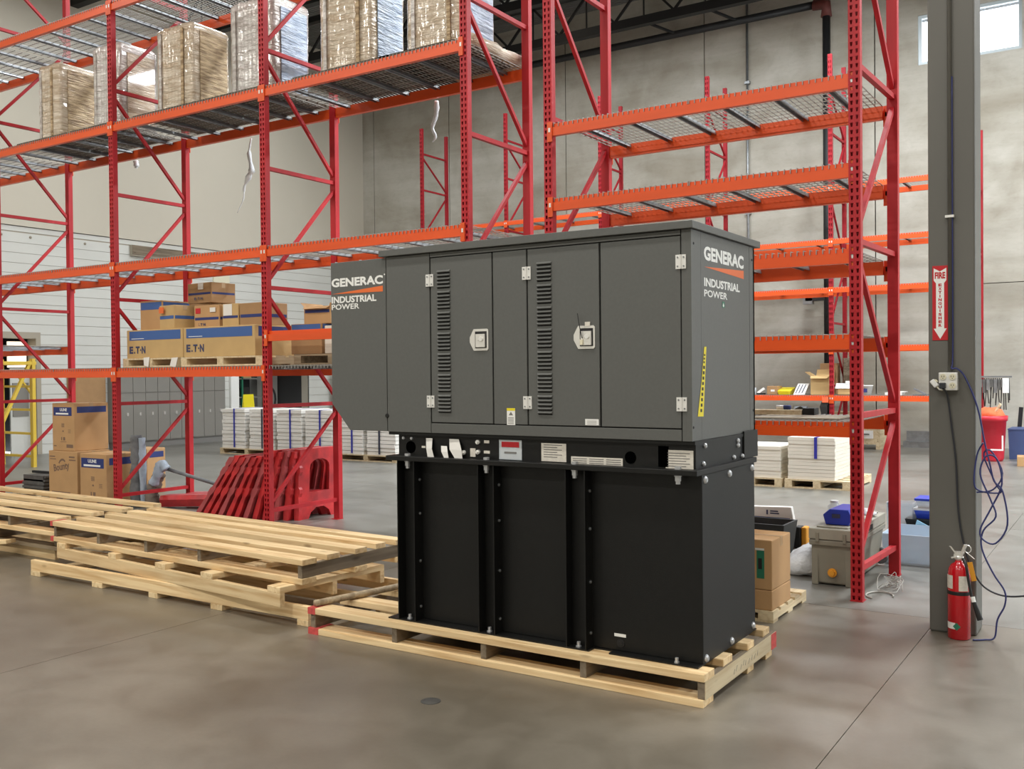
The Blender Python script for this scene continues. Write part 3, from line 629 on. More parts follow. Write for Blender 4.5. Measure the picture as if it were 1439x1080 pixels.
# doors
DZ0, DZ1 = 1.342, 2.294
for di, (a, b, lx0, lx1) in enumerate(((-3.466, -3.036, -3.418, -3.323), (-2.802, -2.364, -2.743, -2.649), (-2.356, -1.911, None, None))):
    d = pan('door', a+.0015, b-.0015, DZ0+.001, DZ1-.001)
    hx = a-.004 if di < 2 else b+.003
    for z0, z1 in ((2.130, 2.200), (1.428, 1.497)):
        hg = MB().box(hx-.027, hx-.004, Y0-.006, Y0-.0005, z0, z1).box(hx+.004, hx+.027, Y0-.006, Y0-.0005, z0, z1).tube([(hx, Y0-.007, z0), (hx, Y0-.007, z1)], .005, 8).build('hinge', 'zinc', d)
        sm = MB()
        for sx in (-.016, .016):
            for sz in (z0+.013, z1-.013): sm.lathe([(.0045, 0), (.004, .003)], (hx+sx, Y0-.006, sz), 8, axis='-y')
        sm.build('hinge_screw', 'steel', hg)
    if lx0 is not None:
        lv = MB(); zt, zb = 2.232, 1.397; n = 7; gh = (zt-zb)/n
        for g in range(n):
            for s in range(5):
                z = zt - g*gh - .012 - s*(gh-.012)/5
                lv.add([(lx0, Y0-.0005, z), (lx1, Y0-.0005, z), (lx1-.004, Y0-.011, z-.010), (lx0+.004, Y0-.011, z-.010), (lx0+.004, Y0-.010, z-.013), (lx1-.004, Y0-.010, z-.013), (lx1, Y0-.0005, z-.0135), (lx0, Y0-.0005, z-.0135)],
                    [(0,1,2,3), (3,2,5,4), (0,3,4,7), (1,6,5,2)], 0)
                lv.add([(lx0+.003, Y0-.0008, z-.0125), (lx1-.003, Y0-.0008, z-.0125), (lx1-.003, Y0-.0008, z-.0215), (lx0+.003, Y0-.0008, z-.0215)], [(3,2,1,0)], 1)
        lv.build('louver_vent', ['gen', 'gen_dark'], d)
        cx = b-.080; cz = 1.812 if di == 0 else 1.808
        oct_ = [(-.045, -.061), (.047, -.061), (.055, -.053), (.055, .053), (.047, .061), (-.045, .061), (-.072, .014), (-.072, -.014)]
        la = MB().prism([(cx+u, cz+v) for u, v in oct_], lambda u, v, w: (u, w, v), Y0-.004, Y0-.0005).build('paddle_latch', 'chrome', d, bevel=.001)
        MB().box(cx-.034, cx+.044, Y0-.0055, Y0-.0042, cz-.047, cz+.047).build('latch_cup', 'black', la)
        MB().box(cx-.024, cx+.038, Y0-.016, Y0-.006, cz-.042, cz+.032).box(cx-.01, cx+.030, Y0-.019, Y0-.0162, cz-.004, cz+.004).build('paddle', 'chrome', la, bevel=.003)
        MB().lathe([(.013, 0), (.013, .006)], (cx+.014, Y0-.016, cz+.004), 12, axis='-y').build('lock_barrel', 'zinc', la)
        if di == 1:
            MB().tube(smooth_pts([(cx-.012, Y0-.02, cz-.005), (cx-.02, Y0-.03, cz+.05), (cx-.038, Y0-.022, cz+.125)]), .0025, 6).build('zip_tie', 'blacktext', la)
            MB().box(cx-.002, cx+.028, Y0-.0075, Y0-.0045, cz+.058, cz+.080).build('key_tag', 'label', la)
            MB().box(cx-.024, cx-.008, Y0-.024, Y0-.017, cz-.04, cz-.012).build('key', 'cream', la)
MB().box(-2.943, -2.889, Y0-.0015, Y0-.0003, 1.338, 1.431).build('warning_label', 'white_paint', G)
MB().box(-2.943, -2.889, Y0-.0022, Y0-.0016, 1.417, 1.431).build('label_header', 'ytape', G)
wl_ = MB().add([(-2.93, Y0-.0022, 1.392), (-2.902, Y0-.0022, 1.392), (-2.916, Y0-.0022, 1.412)], [(0,1,2)])
for k in range(5): wl_.box(-2.936, -2.898, Y0-.0022, Y0-.0016, 1.345+k*.008, 1.348+k*.008)
wl_.build('label_print', 'ink_grey', G)
MB().box(-2.452, -2.372, Y0-.0015, Y0-.0003, 1.348, 1.380).build('serial_label', 'white_paint', G)
for k in range(3): MB().box(-2.44, -2.385, Y0-.0020, Y0-.0016, 1.353+k*.008, 1.355+k*.008).build('label_print', 'ink_grey', G)
# printed name, front of the scoop and right end
text('GENERAC', G, (-4.243, Y0-.001, 2.166), FX, FZ, .418, .054, 'white_paint', .042)
MB().add([(-4.243, Y0-.001, 2.124), (-3.826, Y0-.001, 2.121), (-3.826, Y0-.001, 2.156)], [(0,1,2)]).build('swoosh', 'orange_print', G)
text('INDUSTRIAL', G, (-4.243, Y0-.001, 2.066), FX, FZ, .365, .042, 'white_paint', .034)
text('POWER', G, (-4.243, Y0-.001, 2.026), FX, FZ, .228, .034, 'white_paint', .02)
MB().lathe([(.005, 0), (.005, .001)], (-3.812, Y0-.0003, 2.222), 8, axis='-y').build('trademark_dot', 'white_paint', G)
XE = -1.8545
text('GENERAC', G, (XE, 4.645, 2.186), BX, FZ, .58, .072, 'white_paint', .042)
MB().add([(XE, 4.648, 2.152), (XE, 5.226, 2.132), (XE, 5.226, 2.178)], [(0,1,2)]).build('swoosh', 'orange_print', G)
text('INDUSTRIAL', G, (XE, 4.646, 2.054), BX, FZ, .515, .044, 'white_paint', .034)
text('POWER', G, (XE, 4.646, 2.002), BX, FZ, .325, .036, 'white_paint', .02)
MB().box(-1.8548, -1.8542, 4.895, 4.93, 1.958, 1.990).build('green_sticker', 'green', G)
MB().add([(-1.8540, 4.912, 1.984), (-1.8540, 4.902, 1.968), (-1.8540, 4.912, 1.960), (-1.8540, 4.922, 1.968)], [(0,1,2,3)]).build('sticker_drop', 'white_paint', G)
yt = MB().add([(-1.852, 4.642, 1.748), (-1.852, 4.668, 1.748), (-1.8525, 4.635, 1.57), (-1.8525, 4.612, 1.57), (-1.853, 4.618, 1.395), (-1.853, 4.56, 1.395), (-1.8525, 4.582, 1.57)], [(0,1,2,3), (6,2,4,5)])
yt = MB().add([(-1.8535, 4.64, 1.748), (-1.8535, 4.668, 1.748), (-1.8535, 4.645, 1.57), (-1.8535, 4.60, 1.57), (-1.8535, 4.623, 1.397), (-1.8535, 4.548, 1.40)], [(0,3,2,1), (3,5,4,2)]).build('yellow_tape', 'ytape', G)
tm = MB()
for k in range(9):
    z = 1.42 + k*.027; y = 4.578 + (z-1.40)*.19; tm.box(-1.8533, -1.8529, y, y+.022, z, z+.016)
for k in range(3): tm.box(-1.8533, -1.8529, 4.627+k*.004, 4.642+k*.004, 1.665+k*.018, 1.675+k*.018)
tm.build('tape_lettering', 'blacktext', yt)
MB().box(-2.317, -2.25, 4.5285, 4.5295, .246, .262).build('serial_sticker', 'white_paint', G)
MB().lathe([(.022, 0), (.022, .004), (.012, .004), (.012, .007)], (-2.28, 4.5295, .214), 14, axis='-y').build('drain_plug', 'black', G)
# ================================================================ COLUMN WITH SIGN, OUTLET, EXTINGUISHER, CORDS
CY = 6.45
colm = structure('steel_column', 'grey painted steel column carrying the fire extinguisher sign')
MB().box(-1.112, -.845, CY, CY+.25, 0, ZC).build('column_shaft', 'col_grey', colm, bevel=.012)
cd = thing('conduit', 'grey painted conduit down the column face into the outlet box', 'conduit', (-.985, CY, 1.62))
MB().tube([(-.985, CY-.013, 1.602), (-.985, CY-.013, 9.6)], .012, 8).build('pipe', 'col_grey', cd, True)
MB().box(-1.01, -.96, CY-.028, CY-.0005, 2.545, 2.56).build('pipe_strap', 'zinc', cd); MB().box(-1.01, -.96, CY-.028, CY-.0005, 4.4, 4.415).build('pipe_strap', 'zinc', cd)
sg = thing('fire_sign', 'red and white arrow sign reading fire extinguisher on the column', 'sign', (-1.04, CY, 1.8))
MB().box(-1.087, -.999, CY-.004, CY-.0005, 1.800, 2.257).build('sign_plate', 'sign_red', sg)
aw = [(-1.079, 2.243), (-1.043, 2.222), (-1.007, 2.243), (-1.007, 2.168), (-1.020, 2.15), (-1.020, 1.872), (-1.006, 1.872), (-1.043, 1.808), (-1.080, 1.872), (-1.066, 1.872), (-1.066, 2.15), (-1.079, 2.168)]
ar = MB(); ar.add([(u, CY-.0046, v) for u, v in aw], [(0,11,2+0,1)[::1], (0,1,2,3), (11,0,3,4)[::1], (11,4,5,10), (10,5,6,9), (9,6,7,8)][1:][0:0] or [(11,0,1), (11,1,3), (1,2,3), (11,3,4,10), (10,4,5,9), (8,9,7), (9,5,7), (5,6,7)]); ar.build('arrow', 'white_paint', sg)
text('FIRE', sg, (-1.073, CY-.0052, 2.178), FX, FZ, .06, .040, 'sign_red', .045)
for k, c in enumerate('EXTINGUISHER'):
    text(c, sg, (-1.0525 if c != 'I' else -1.0465, CY-.0052, 2.130 - k*.0225), FX, FZ, .019 if c != 'I' else .006, .0175, 'sign_red', .05)
ob = thing('outlet_box', 'cream four socket outlet box on the column', 'outlet', (-.993, CY, 1.493))
MB().box(-1.046, -.941, CY-.05, CY-.0005, 1.493, 1.602).build('box', 'zinc', ob, bevel=.004)
for dx in (-1.021, -.968):
    for dz in (1.522, 1.575):
        if dx < -1.0 and dz < 1.54:
            MB().box(dx-.018, dx+.018, CY-.085, CY-.051, dz-.018, dz+.018).build('black_plug', 'cord', ob, bevel=.005); continue
        s = MB().lathe([(.019, 0), (.019, .004)], (dx, CY-.0505, dz), 14, axis='-y').build('socket', 'cream', ob)
        MB().box(dx-.008, dx-.005, CY-.0556, CY-.0546, dz-.002, dz+.008).box(dx+.005, dx+.008, CY-.0556, CY-.0546, dz-.002, dz+.008).box(dx-.002, dx+.002, CY-.0556, CY-.0546, dz-.011, dz-.006).build('slot', 'blacktext', s)
pl = thing('loose_plug', 'white loose plug hanging left of the outlet box', 'plug', (-1.075, CY, 1.5))
MB().bar((-1.09, CY-.02, 1.555), (-1.06, CY-.02, 1.515), .03, .03).build('plug_body', 'white_paint', pl, bevel=.006)
MB().bar((-1.06, CY-.02, 1.555), (-1.085, CY-.02, 1.53), .02, .022).build('plug_flange', 'cream', pl, bevel=.004)
MB().tube(smooth_pts([(-1.06, CY-.02, 1.515), (-1.045, CY-.03, 1.50), (-1.03, CY-.02, 1.493)]), .005).build('lead', 'cream', pl, True)
dc = thing('power_cable', 'dark power cord drooping down the column then off to the right', 'cord', (-.8, 6.4, .28))
MB().tube(smooth_pts([(-1.02, CY-.07, 1.505), (-1.0, CY-.03, 1.463), (-.978, CY-.012, 1.268), (-.955, CY-.012, 1.052), (-.942, CY-.012, .75), (-.908, CY-.014, .536), (-.86, CY-.02, .40), (-.80, CY-.02, .31), (-.70, CY-.03, .272), (-.58, CY-.06, .290), (-.45, CY-.1, .34), (-.3, CY-.1, .4)]), .0055).build('cord', 'cord', dc, True)
bc = thing('extension_cable', 'tangled blue extension cord looped beside the column', 'cord', (-.75, 6.4, 0))
path = [(-.972, CY-.01, 3.4), (-.972, CY-.01, 2.4), (-.972, CY-.012, 1.72), (-.975, CY-.03, 1.63), (-.945, CY-.035, 1.625), (-.901, CY-.02, 1.571), (-.835, CY-.012, 1.391), (-.795, CY-.02, 1.179), (-.765, 6.40, 1.06), (-.742, 6.40, .955), (-.694, 6.39, .894),
        (-.67, 6.39, .70), (-.733, 6.39, .585), (-.802, 6.40, .60), (-.818, 6.41, .66), (-.763, 6.42, .783), (-.702, 6.42, .936), (-.728, 6.42, 1.083), (-.785, 6.41, 1.10), (-.817, 6.40, .994), (-.763, 6.40, .847), (-.733, 6.40, .743), (-.802, 6.41, .652), (-.81, 6.41, .544), (-.749, 6.41, .401), (-.688, 6.41, .301), (-.688, 6.41, .216), (-.727, 6.41, .126), (-.742, 6.40, .02), (-.793, 6.37, .007), (-.85, 6.33, .007)]
MB().tube(smooth_pts(path), .0052).build('cord', 'cord_b', bc, True)
MB().tube(smooth_pts([(-.80, 6.395, 1.18), (-.838, 6.43, 1.10), (-.852, 6.42, .93), (-.81, 6.43, .885), (-.71, 6.43, .884), (-.735, 6.43, .934), (-.80, 6.43, 1.10), (-.76, 6.43, 1.13), (-.70, 6.43, 1.0), (-.75, 6.43, .9), (-.84, 6.43, .878)]), .0048).build('loop', 'cord_b', bc, True)
ex = thing('fire_extinguisher', 'red fire extinguisher standing on the floor against the column', 'extinguisher', (-.93, 6.365, 0))
ec = (-.93, 6.365, 0)
MB().lathe([(.058, 0), (.064, .006), (.064, .385), (.058, .42), (.044, .445), (.024, .458), (.022, .47)], ec, 28).build('cylinder', 'ext_red', ex, True)
MB().lathe([(.0655, .268), (.0665, .272), (.0665, .286), (.0655, .29)], ec, 28).build('strap_band', 'blacktext', ex)
MB().lathe([(.021, .455), (.021, .475), (.028, .48), (.028, .495), (.016, .50), (.016, .525)], ec, 14).build('valve', 'chrome', ex, True)
MB().bar((-.955, 6.355, .51), (-.905, 6.355, .505), .02, .03).bar((-.95, 6.35, .515), (-.975, 6.335, .555), .018, .008).bar((-.91, 6.35, .515), (-.888, 6.33, .572), .02, .008).bar((-.97, 6.345, .485), (-.94, 6.35, .495), .016, .008).build('lever', 'chrome', ex)
MB().tube([(-.878+.018*math.cos(a), 6.34, .545+.022*math.sin(a)) for a in [k*math.pi/6 for k in range(13)]], .003, 6).tube([(-.885, 6.34, .525), (-.84, 6.335, .49)], .003, 6).build('safety_pin', 'chrome', ex)
MB().tube(smooth_pts([(-.905, 6.345, .485), (-.882, 6.315, .44), (-.868, 6.30, .36), (-.852, 6.29, .28), (-.845, 6.285, .262)]), .0085).build('hose', 'blacktext', ex, True)
MB().tube([(-.845, 6.285, .275), (-.838, 6.28, .245)], .0125, 10).build('hose_collar', 'white_paint', ex)
MB().tube([(-.838, 6.28, .245), (-.802, 6.27, .145)], .013, 10, rad=[.012, .017]).build('nozzle', 'blacktext', ex)
MB().bar((-.866, 6.33, .47), (-.842, 6.33, .36), .028, .003, up=(0, 1, 0)).build('inspection_tag', 'tag_orange', ex)
def curved_label(a0, a1, z0, z1, m, name):
    b = MB(); n = 8; r = .0647
    rs = [[(ec[0]+r*math.sin(a0+(a1-a0)*k/n), ec[1]-r*math.cos(a0+(a1-a0)*k/n), z) for k in range(n+1)] for z in (z0, z1)]
    b.ring(rs, closed=False, cap0=False, cap1=False); return b.build(name, m, ex, True)
curved_label(-1.45, -.42, .305, .385, 'label', 'label'); curved_label(.12, 1.0, .295, .385, 'label', 'label')
curved_label(-1.2, -.2, .064, .102, 'white_paint', 'class_sticker')
b = MB(); r = .0688
b.add([(ec[0]+r*math.sin(a), ec[1]-r*math.cos(a), z) for a, z in ((-.38, .082), (-.06, .106), (.26, .082), (-.06, .058))], [(3,2,1,0)]); b.build('green_diamond', 'green', ex)
# ================================================================ FILM-WRAPPED LOADS
def wrapped_load(label, x0, x1, y0, y1, z0, z1, mt, ridges, rl=.22, rr=.08, top=.03):
    t = thing('wrapped_load', label, 'wrapped pallet load', ((x0+x1)/2, (y0+y1)/2, z0), 0, 'film wrapped loads on the high shelf')
    pts = []
    def arc(cx, cy, r, a0, a1, n=6):
        for k in range(n+1):
            a = a0 + (a1-a0)*k/n; pts.append((cx+r*math.cos(a), cy+r*math.sin(a)))
    arc(x0+rl, y0+rl, rl, math.pi, 1.5*math.pi)
    n = 26
    for k in range(1, n):
        x = x0+rl + (x1-rr-x0-rl)*k/n; d = 0
        for rx in ridges:
            u = (x-(x0+rx*(x1-x0)))/.03
            d += .022*math.exp(-u*u) 
        pts.append((x, y0 - d + .006*math.sin(k*2.1)))
    arc(x1-rr, y0+rr, rr, 1.5*math.pi, 2*math.pi); arc(x1-rr, y1-rr, rr, 0, .5*math.pi); arc(x0+rr, y1-rr, rr, .5*math.pi, math.pi)
    rings = []; nz = 14
    rg = random.Random(label)
    cx, cy = (x0+x1)/2, (y0+y1)/2
    for k in range(nz+1):
        z = z0 + (z1-z0)*k/nz; s = 1 - .012*math.sin(math.pi*k/nz) 
        rings.append([(cx+(x-cx)*s + rg.uniform(-.004, .004), cy+(y-cy)*s + rg.uniform(-.004, .004), z) for x, y in pts])
    rings.append([(cx+(x-cx)*.93, cy+(y-cy)*.93, z1+top) for x, y in pts])
    MB().ring(rings).build('film_wrap', mt, t, True)
    return t
ZS = 4.60
LD = [(-12.01, -11.49, 'film_tan', 'leftmost'), (-10.85, -10.27, 'film_silver', 'second from left'), (-9.62, -8.95, 'film_tan', 'third from left'),
      (-8.37, -7.66, 'film_silver', 'fourth from left'), (-7.04, -6.32, 'film_tan', 'fifth from left, cut by the photo top'), (-5.91, -5.21, 'film_tan', 'rightmost, nearest the tall post')]
for k, (x0, x1, mt, nm) in enumerate(LD):
    L_ = wrapped_load('%s wrapped load on the high shelf, shiny film' % nm, x0, x1, 7.25, 7.80, ZS+.03, ZS+.98+.03*(k % 2), mt, (.28, .78, .93), .10, .05)
    side = 'film_blue' if k in (3, 4, 5) else ('film_side' if k != 1 else 'film_tan')
    MB().box(x1+.002, x1+.010, 7.36, 7.74, ZS+.06, ZS+.93).build('side_wrap', side, L_)
    MB().box(x1-.16, x1-.12, 7.222, 7.232, ZS+.05, ZS+.95).build('corner_board', 'film_side', L_)
    MB().box(x0+.12, x0+.16, 7.226, 7.236, ZS+.05, ZS+.95).build('film_fold', 'film_silver', L_)
    for q in range(6): MB().box(x0-.18, x1+.38 if k not in (1, 3, 5) else x1+.015, 7.09+q*.16, 7.09+q*.16+.135, ZS+.004, ZS+.029).build('skid_board', 'skid', L_)
wt = thing('loose_film', 'brown skid and loose film sticking out behind the rightmost wrapped load', 'plastic film', (-5.4, 8.0, 4.6))
MB().box(-5.88, -5.18, 8.055, 8.20, ZS+.01, ZS+.11).build('skid_end', 'card_d', wt)
MB().ring([[(-5.17, 7.3+k*.16, ZS+.03), (-5.12+.02*(k % 2), 7.3+k*.16, ZS+.015+.01*(k % 3)), (-5.11+.015*(k % 3), 7.3+k*.16, ZS+.12-.01*(k % 2)), (-5.17, 7.3+k*.16, ZS+.15)] for k in range(7)]).build('film_skirt', 'film_tan', wt, True)
def tail(label, pts, rads):
    t = thing('film_tail', label, 'plastic film', pts[0], 0, 'strips of torn film')
    sp = smooth_pts(pts, 4); n = len(sp); rr = [max(.004, .5*(rads[min(int(i*len(rads)/n), len(rads)-1)] + rads[min(int(i*len(rads)/n)+1, len(rads)-1)])*(.7+.5*random.random())) for i in range(n)]
    MB().tube(sp, .02, 6, rad=rr).build('strip', 'plastic_white', t, True)
tail('white torn film tail hanging below the high shelf in front of the tan wall', [(-8.99, 8.14, 4.47), (-9.03, 8.14, 4.29), (-8.99, 8.14, 4.10), (-9.03, 8.14, 4.03), (-9.12, 8.14, 3.90), (-9.14, 8.14, 3.76), (-9.25, 8.14, 3.60)], [.012, .015, .045, .05, .02, .012, .006])
tail('short white film tail hanging below the high shelf beside the tall post', [(-6.19, 8.14, 4.47), (-6.20, 8.14, 4.32), (-6.25, 8.14, 4.2), (-6.21, 8.14, 4.10), (-6.25, 8.14, 4.05)], [.03, .03, .018, .03, .008])
tail('tiny film scrap dangling left below the high shelf', [(-11.2, 8.14, 4.47), (-11.19, 8.14, 4.42), (-11.2, 8.14, 4.38)], [.02, .05, .02])
# ================================================================ CARTONS
def carton(label, x0, x1, y0, y1, z0, z1, m='card', rz=0, group=None, band=None, flaps=False, name='cardboard_box', tape=True):
    cx, cy = (x0+x1)/2, (y0+y1)/2
    t = thing(name, label, 'box', (cx, cy, z0), rz, group); X, Y, Z = (x1-x0)/2, (y1-y0)/2, z1-z0
    R = MW[t.name]
    def P(mb, nm, mm, bev=0):
        mb.v = [tuple(R @ Vector(v)) for v in mb.v]; return mb.build(nm, mm, t, bevel=bev)
    if flaps:
        e = .006
        P(MB().box(-X, X, -Y, Y, 0, .01).box(-X, X, -Y, -Y+e, .01, Z).box(-X, X, Y-e, Y, .01, Z).box(-X, -X+e, -Y+e, Y-e, .01, Z).box(X-e, X, -Y+e, Y-e, .01, Z), 'body', m)
        h = min(.16, Z*.5)
        P(MB().add([(-X, -Y, Z), (X, -Y, Z), (X-.02, -Y-.5*h, Z-.3*h), (-X+.02, -Y-.5*h, Z-.3*h)], [(0,1,2,3)]), 'flap', m)
        P(MB().add([(-X, Y, Z), (X, Y, Z), (X-.01, Y+.25*h, Z+.8*h), (-X+.01, Y+.25*h, Z+.8*h)], [(0,1,2,3)]), 'flap', m)
        P(MB().add([(-X, -Y, Z), (-X, Y, Z), (-X-.75*h, Y-.02, Z+.5*h), (-X-.75*h, -Y+.02, Z+.5*h)], [(0,1,2,3)]), 'flap', m)
    else:
        P(MB().box(-X, X, -Y, Y, 0, Z), 'body', m, .006)
        if tape: P(MB().box(-X-.001, X+.001, -.025, .025, Z-.06, Z+.0015), 'tape', 'tape')
    if band:
        f0, f1, bm = band
        P(MB().box(-X*.93, X*.93, -Y-.0016, -Y-.0003, f0*Z, f1*Z), 'band', bm)
        P(MB().box(X+.0003, X+.0016, -Y*.93, Y*.93, f0*Z, f1*Z), 'band', bm)
    return t
def face_text(t, s, x, y, z, w, h, m, bold=.01): return text(s, t, (x, y, z), FX, FZ, w, h, m, bold)
def block_logo(t, x, y, z, w, h):
    """block letters E T N with the two round dots that stand for A and O"""
    for c, u, cw in (('E', 0, .24), ('T', .40, .25), ('N', .78, .24)): face_text(t, c, x+u*w, y, z, cw*w, h, 'ink_navy', .05)
    for u, v in ((.33, .14), (.715, .48)): MB().lathe([(h*.13, 0), (h*.13, .0006)], (x+u*w, y, z+v*h), 10, axis='-y').build('logo_dot', 'ink_navy', t)
# long trays on pallets, box shelf
small_pallet('left pallet under the long blue banded trays on the carton shelf', -10.062, -9.08, 7.10, 8.0, 1.724, .105, group='pallets on the carton shelf')
small_pallet('right pallet under the long blue banded trays on the carton shelf', -9.02, -7.72, 7.10, 8.0, 1.724, .105, group='pallets on the carton shelf')
for k, (a, b) in enumerate(((-10.055, -9.045), (-9.035, -7.88))):
    t = carton('%s long low carton with a blue band on the carton shelf' % ['left', 'right'][k], a, b, 7.15, 7.9, 1.8295, 2.16, 'card_l', group='long blue banded trays', tape=False)
    MB().box(a+.05, b-.04, 7.1480, 7.1495, 2.04, 2.145).build('band', 'blue', t); MB().box(b+.0004, b+.0016, 7.2, 7.86, 2.04, 2.145).build('band', 'navy', t)
    block_logo(t, a+.05, 7.1478, 1.885, .29, .085)
    MB().box(a+.09, a+.32, 7.1472, 7.1479, 2.055, 2.061).build('small_print', 'white_paint', t)
for k, (x, z) in enumerate(((-9.62, 1.735), (-9.12, 1.725))):
    t = thing('paper_tag', ['white paper tag stapled left on the tray pallet', 'white paper tag at the corner between the two tray pallets'][k], 'tag', (x, 7.09, z), 0, 'tags on the tray pallet')
    MB().add([(x-.05, 7.092, z+.10), (x+.06, 7.092, z+.105), (x+.045-.02*k, 7.085, z-.01), (x-.035-.04*k, 7.085, z+.01)], [(3,2,1,0)]).build('sheet', 'paper', t)
ZB = 2.162
sb = [('crumpled carton with a wide blue band at the left end of the long trays', -10.0, -9.62, 7.3, 7.75, .345, 'card', (.70, .95, 'blue'), .05),
      ('small carton with an orange sticker in front on the left tray', -9.55, -9.24, 7.22, 7.5, .27, 'card_l', (.42, .56, 'blue'), -.12),
      ('carton with a thin blue band in the middle of the right tray', -9.03, -8.62, 7.3, 7.65, .25, 'card', (.34, .46, 'navy'), .03),
      ('carton with a white label strip on the right tray', -8.56, -8.30, 7.3, 7.62, .25, 'card_l', (.36, .47, 'navy'), 0),
      ('carton with blue band at the right end of the right tray', -8.28, -7.92, 7.3, 7.66, .245, 'card_d', (.36, .5, 'navy'), 0)]
for lb, a, b, c, d, h, m, bd, rz in sb:
    t = carton(lb, a, b, c, d, ZB, ZB+h, m, rz, 'small cartons on the long trays', bd)
    if 'orange' in lb: MB().box(-9.52, -9.44, 7.196, 7.201, ZB+.18, ZB+.25).build('sticker', 'orange_print', t)
    if 'middle' in lb:
        MB().box(-9.0, -8.92, 7.292, 7.296, ZB+.16, ZB+.22).build('red_sticker', 'sign_red', t); MB().box(-8.76, -8.67, 7.294, 7.298, ZB+.17, ZB+.22).build('white_sticker', 'paper', t)
        block_logo(t, -8.98, 7.296, ZB+.02, .14, .03)
    if 'white label' in lb: MB().box(-8.54, -8.40, 7.296, 7.2985, ZB+.12, ZB+.245).build('white_sticker', 'paper', t)
t = carton('bulged carton with torn tape behind the orange stickered one', -9.40, -9.08, 7.53, 7.85, ZB, ZB+.30, 'card_d', .1, 'small cartons on the long trays', (.6, .8, 'blue'))
t = carton('topmost carton of the pile on the long trays with a white tag', -9.42, -8.98, 7.52, 7.86, ZB+.302, ZB+.302+.235, 'card_d', -.05, 'small cartons on the long trays', (.42, .52, 'navy'))
MB().box(-9.22, -9.13, 7.508, 7.512, ZB+.46, ZB+.53).build('tag', 'paper', t); block_logo(t, -9.28, 7.505, ZB+.34, .14, .03)
# right-hand bay load behind the raised beam
small_pallet('worn pallet under the boxes in the bay behind the generator', -8.36, -7.30, 7.25, 7.98, 1.724, .11, 'wood_grey_x', group='pallets on the carton shelf').location.x += .95
x_ = .95
carton('brown carton on the worn pallet behind the generator, left', -7.50, -7.06, 7.30, 7.8, 1.8355, 2.15, 'card_d', 0, 'cartons behind the raised beam', (.78, .98, 'blue'))
carton('pale carton on the worn pallet behind the generator, middle', -7.00, -6.68, 7.28, 7.8, 1.8355, 2.12, 'paper_c', 0, 'cartons behind the raised beam')
carton('grey carton on the worn pallet behind the generator, right', -6.66, -6.44, 7.3, 7.8, 1.8355, 2.12, 'card_l', 0, 'cartons behind the raised beam')
t = carton('open carton with lifted flaps and a blue stripe above the raised beam', -7.36, -7.02, 7.35, 7.75, 2.152, 2.33, 'card', .1, 'cartons behind the raised beam', (.62, .8, 'navy'), True)
t = carton('carton under loose plastic beside the generator top left', -6.70, -6.40, 7.35, 7.75, 2.122, 2.26, 'card_d', 0, 'cartons behind the raised beam')
tw = thing('plastic_sheet', 'crumpled clear sheet draped over the carton beside the generator', 'plastic film', (-6.6, 7.5, 2.27))
MB().ring([[(-6.85, 7.3, 2.265), (-6.60, 7.28, 2.30), (-6.35, 7.3, 2.45)], [(-6.82, 7.55, 2.27), (-6.58, 7.5, 2.42), (-6.36, 7.5, 2.55)], [(-6.78, 7.8, 2.265), (-6.58, 7.78, 2.33), (-6.35, 7.8, 2.40)]], closed=False, cap0=False, cap1=False).build('sheet', 'plastic_white', tw, True)
# towel and shipping cartons on the floor
small_pallet('pallet under the motor at the far left, beside the brown cartons', -12.52, -11.86, 7.15, 8.0, 0, .11, group='small square pallets')
def ink(t, rects, y, m='ink'): sum_boxes(rects, y).build('print_mark', m, t)['kind'] = 'stuff'
def sum_boxes(rects, y):
    b = MB()
    for a, c, d, e in rects: b.box(a, c, y-.0012, y-.0004, d, e)
    return b
t = carton('brown carton with a large oval ink logo, lower left of the stack', -11.80, -11.19, 7.22, 7.68, 0, .68, 'card', 0, 'floor cartons under the rack')
text('Bounty', t, (-11.68, 7.2185, .385), (1, 0, .16), (-.16, 0, 1), .34, .12, 'ink', .03)
MB().ring([[(-11.50+.10*math.cos(a)*s, 7.2186, .45+.13*math.sin(a)*s) for a in [k*math.pi/10 for k in range(3, 9)]] for s in (.85, 1.05)], closed=False, cap0=False, cap1=False).build('logo_arc', 'ink', t)
ink(t, [(-11.78, -11.66, .60, .615), (-11.77, -11.64, .57, .58), (-11.36, -11.24, .60, .62), (-11.36, -11.22, .565, .58), (-11.74, -11.34, .14, .165), (-11.64, -11.5, .07, .12)], 7.22)
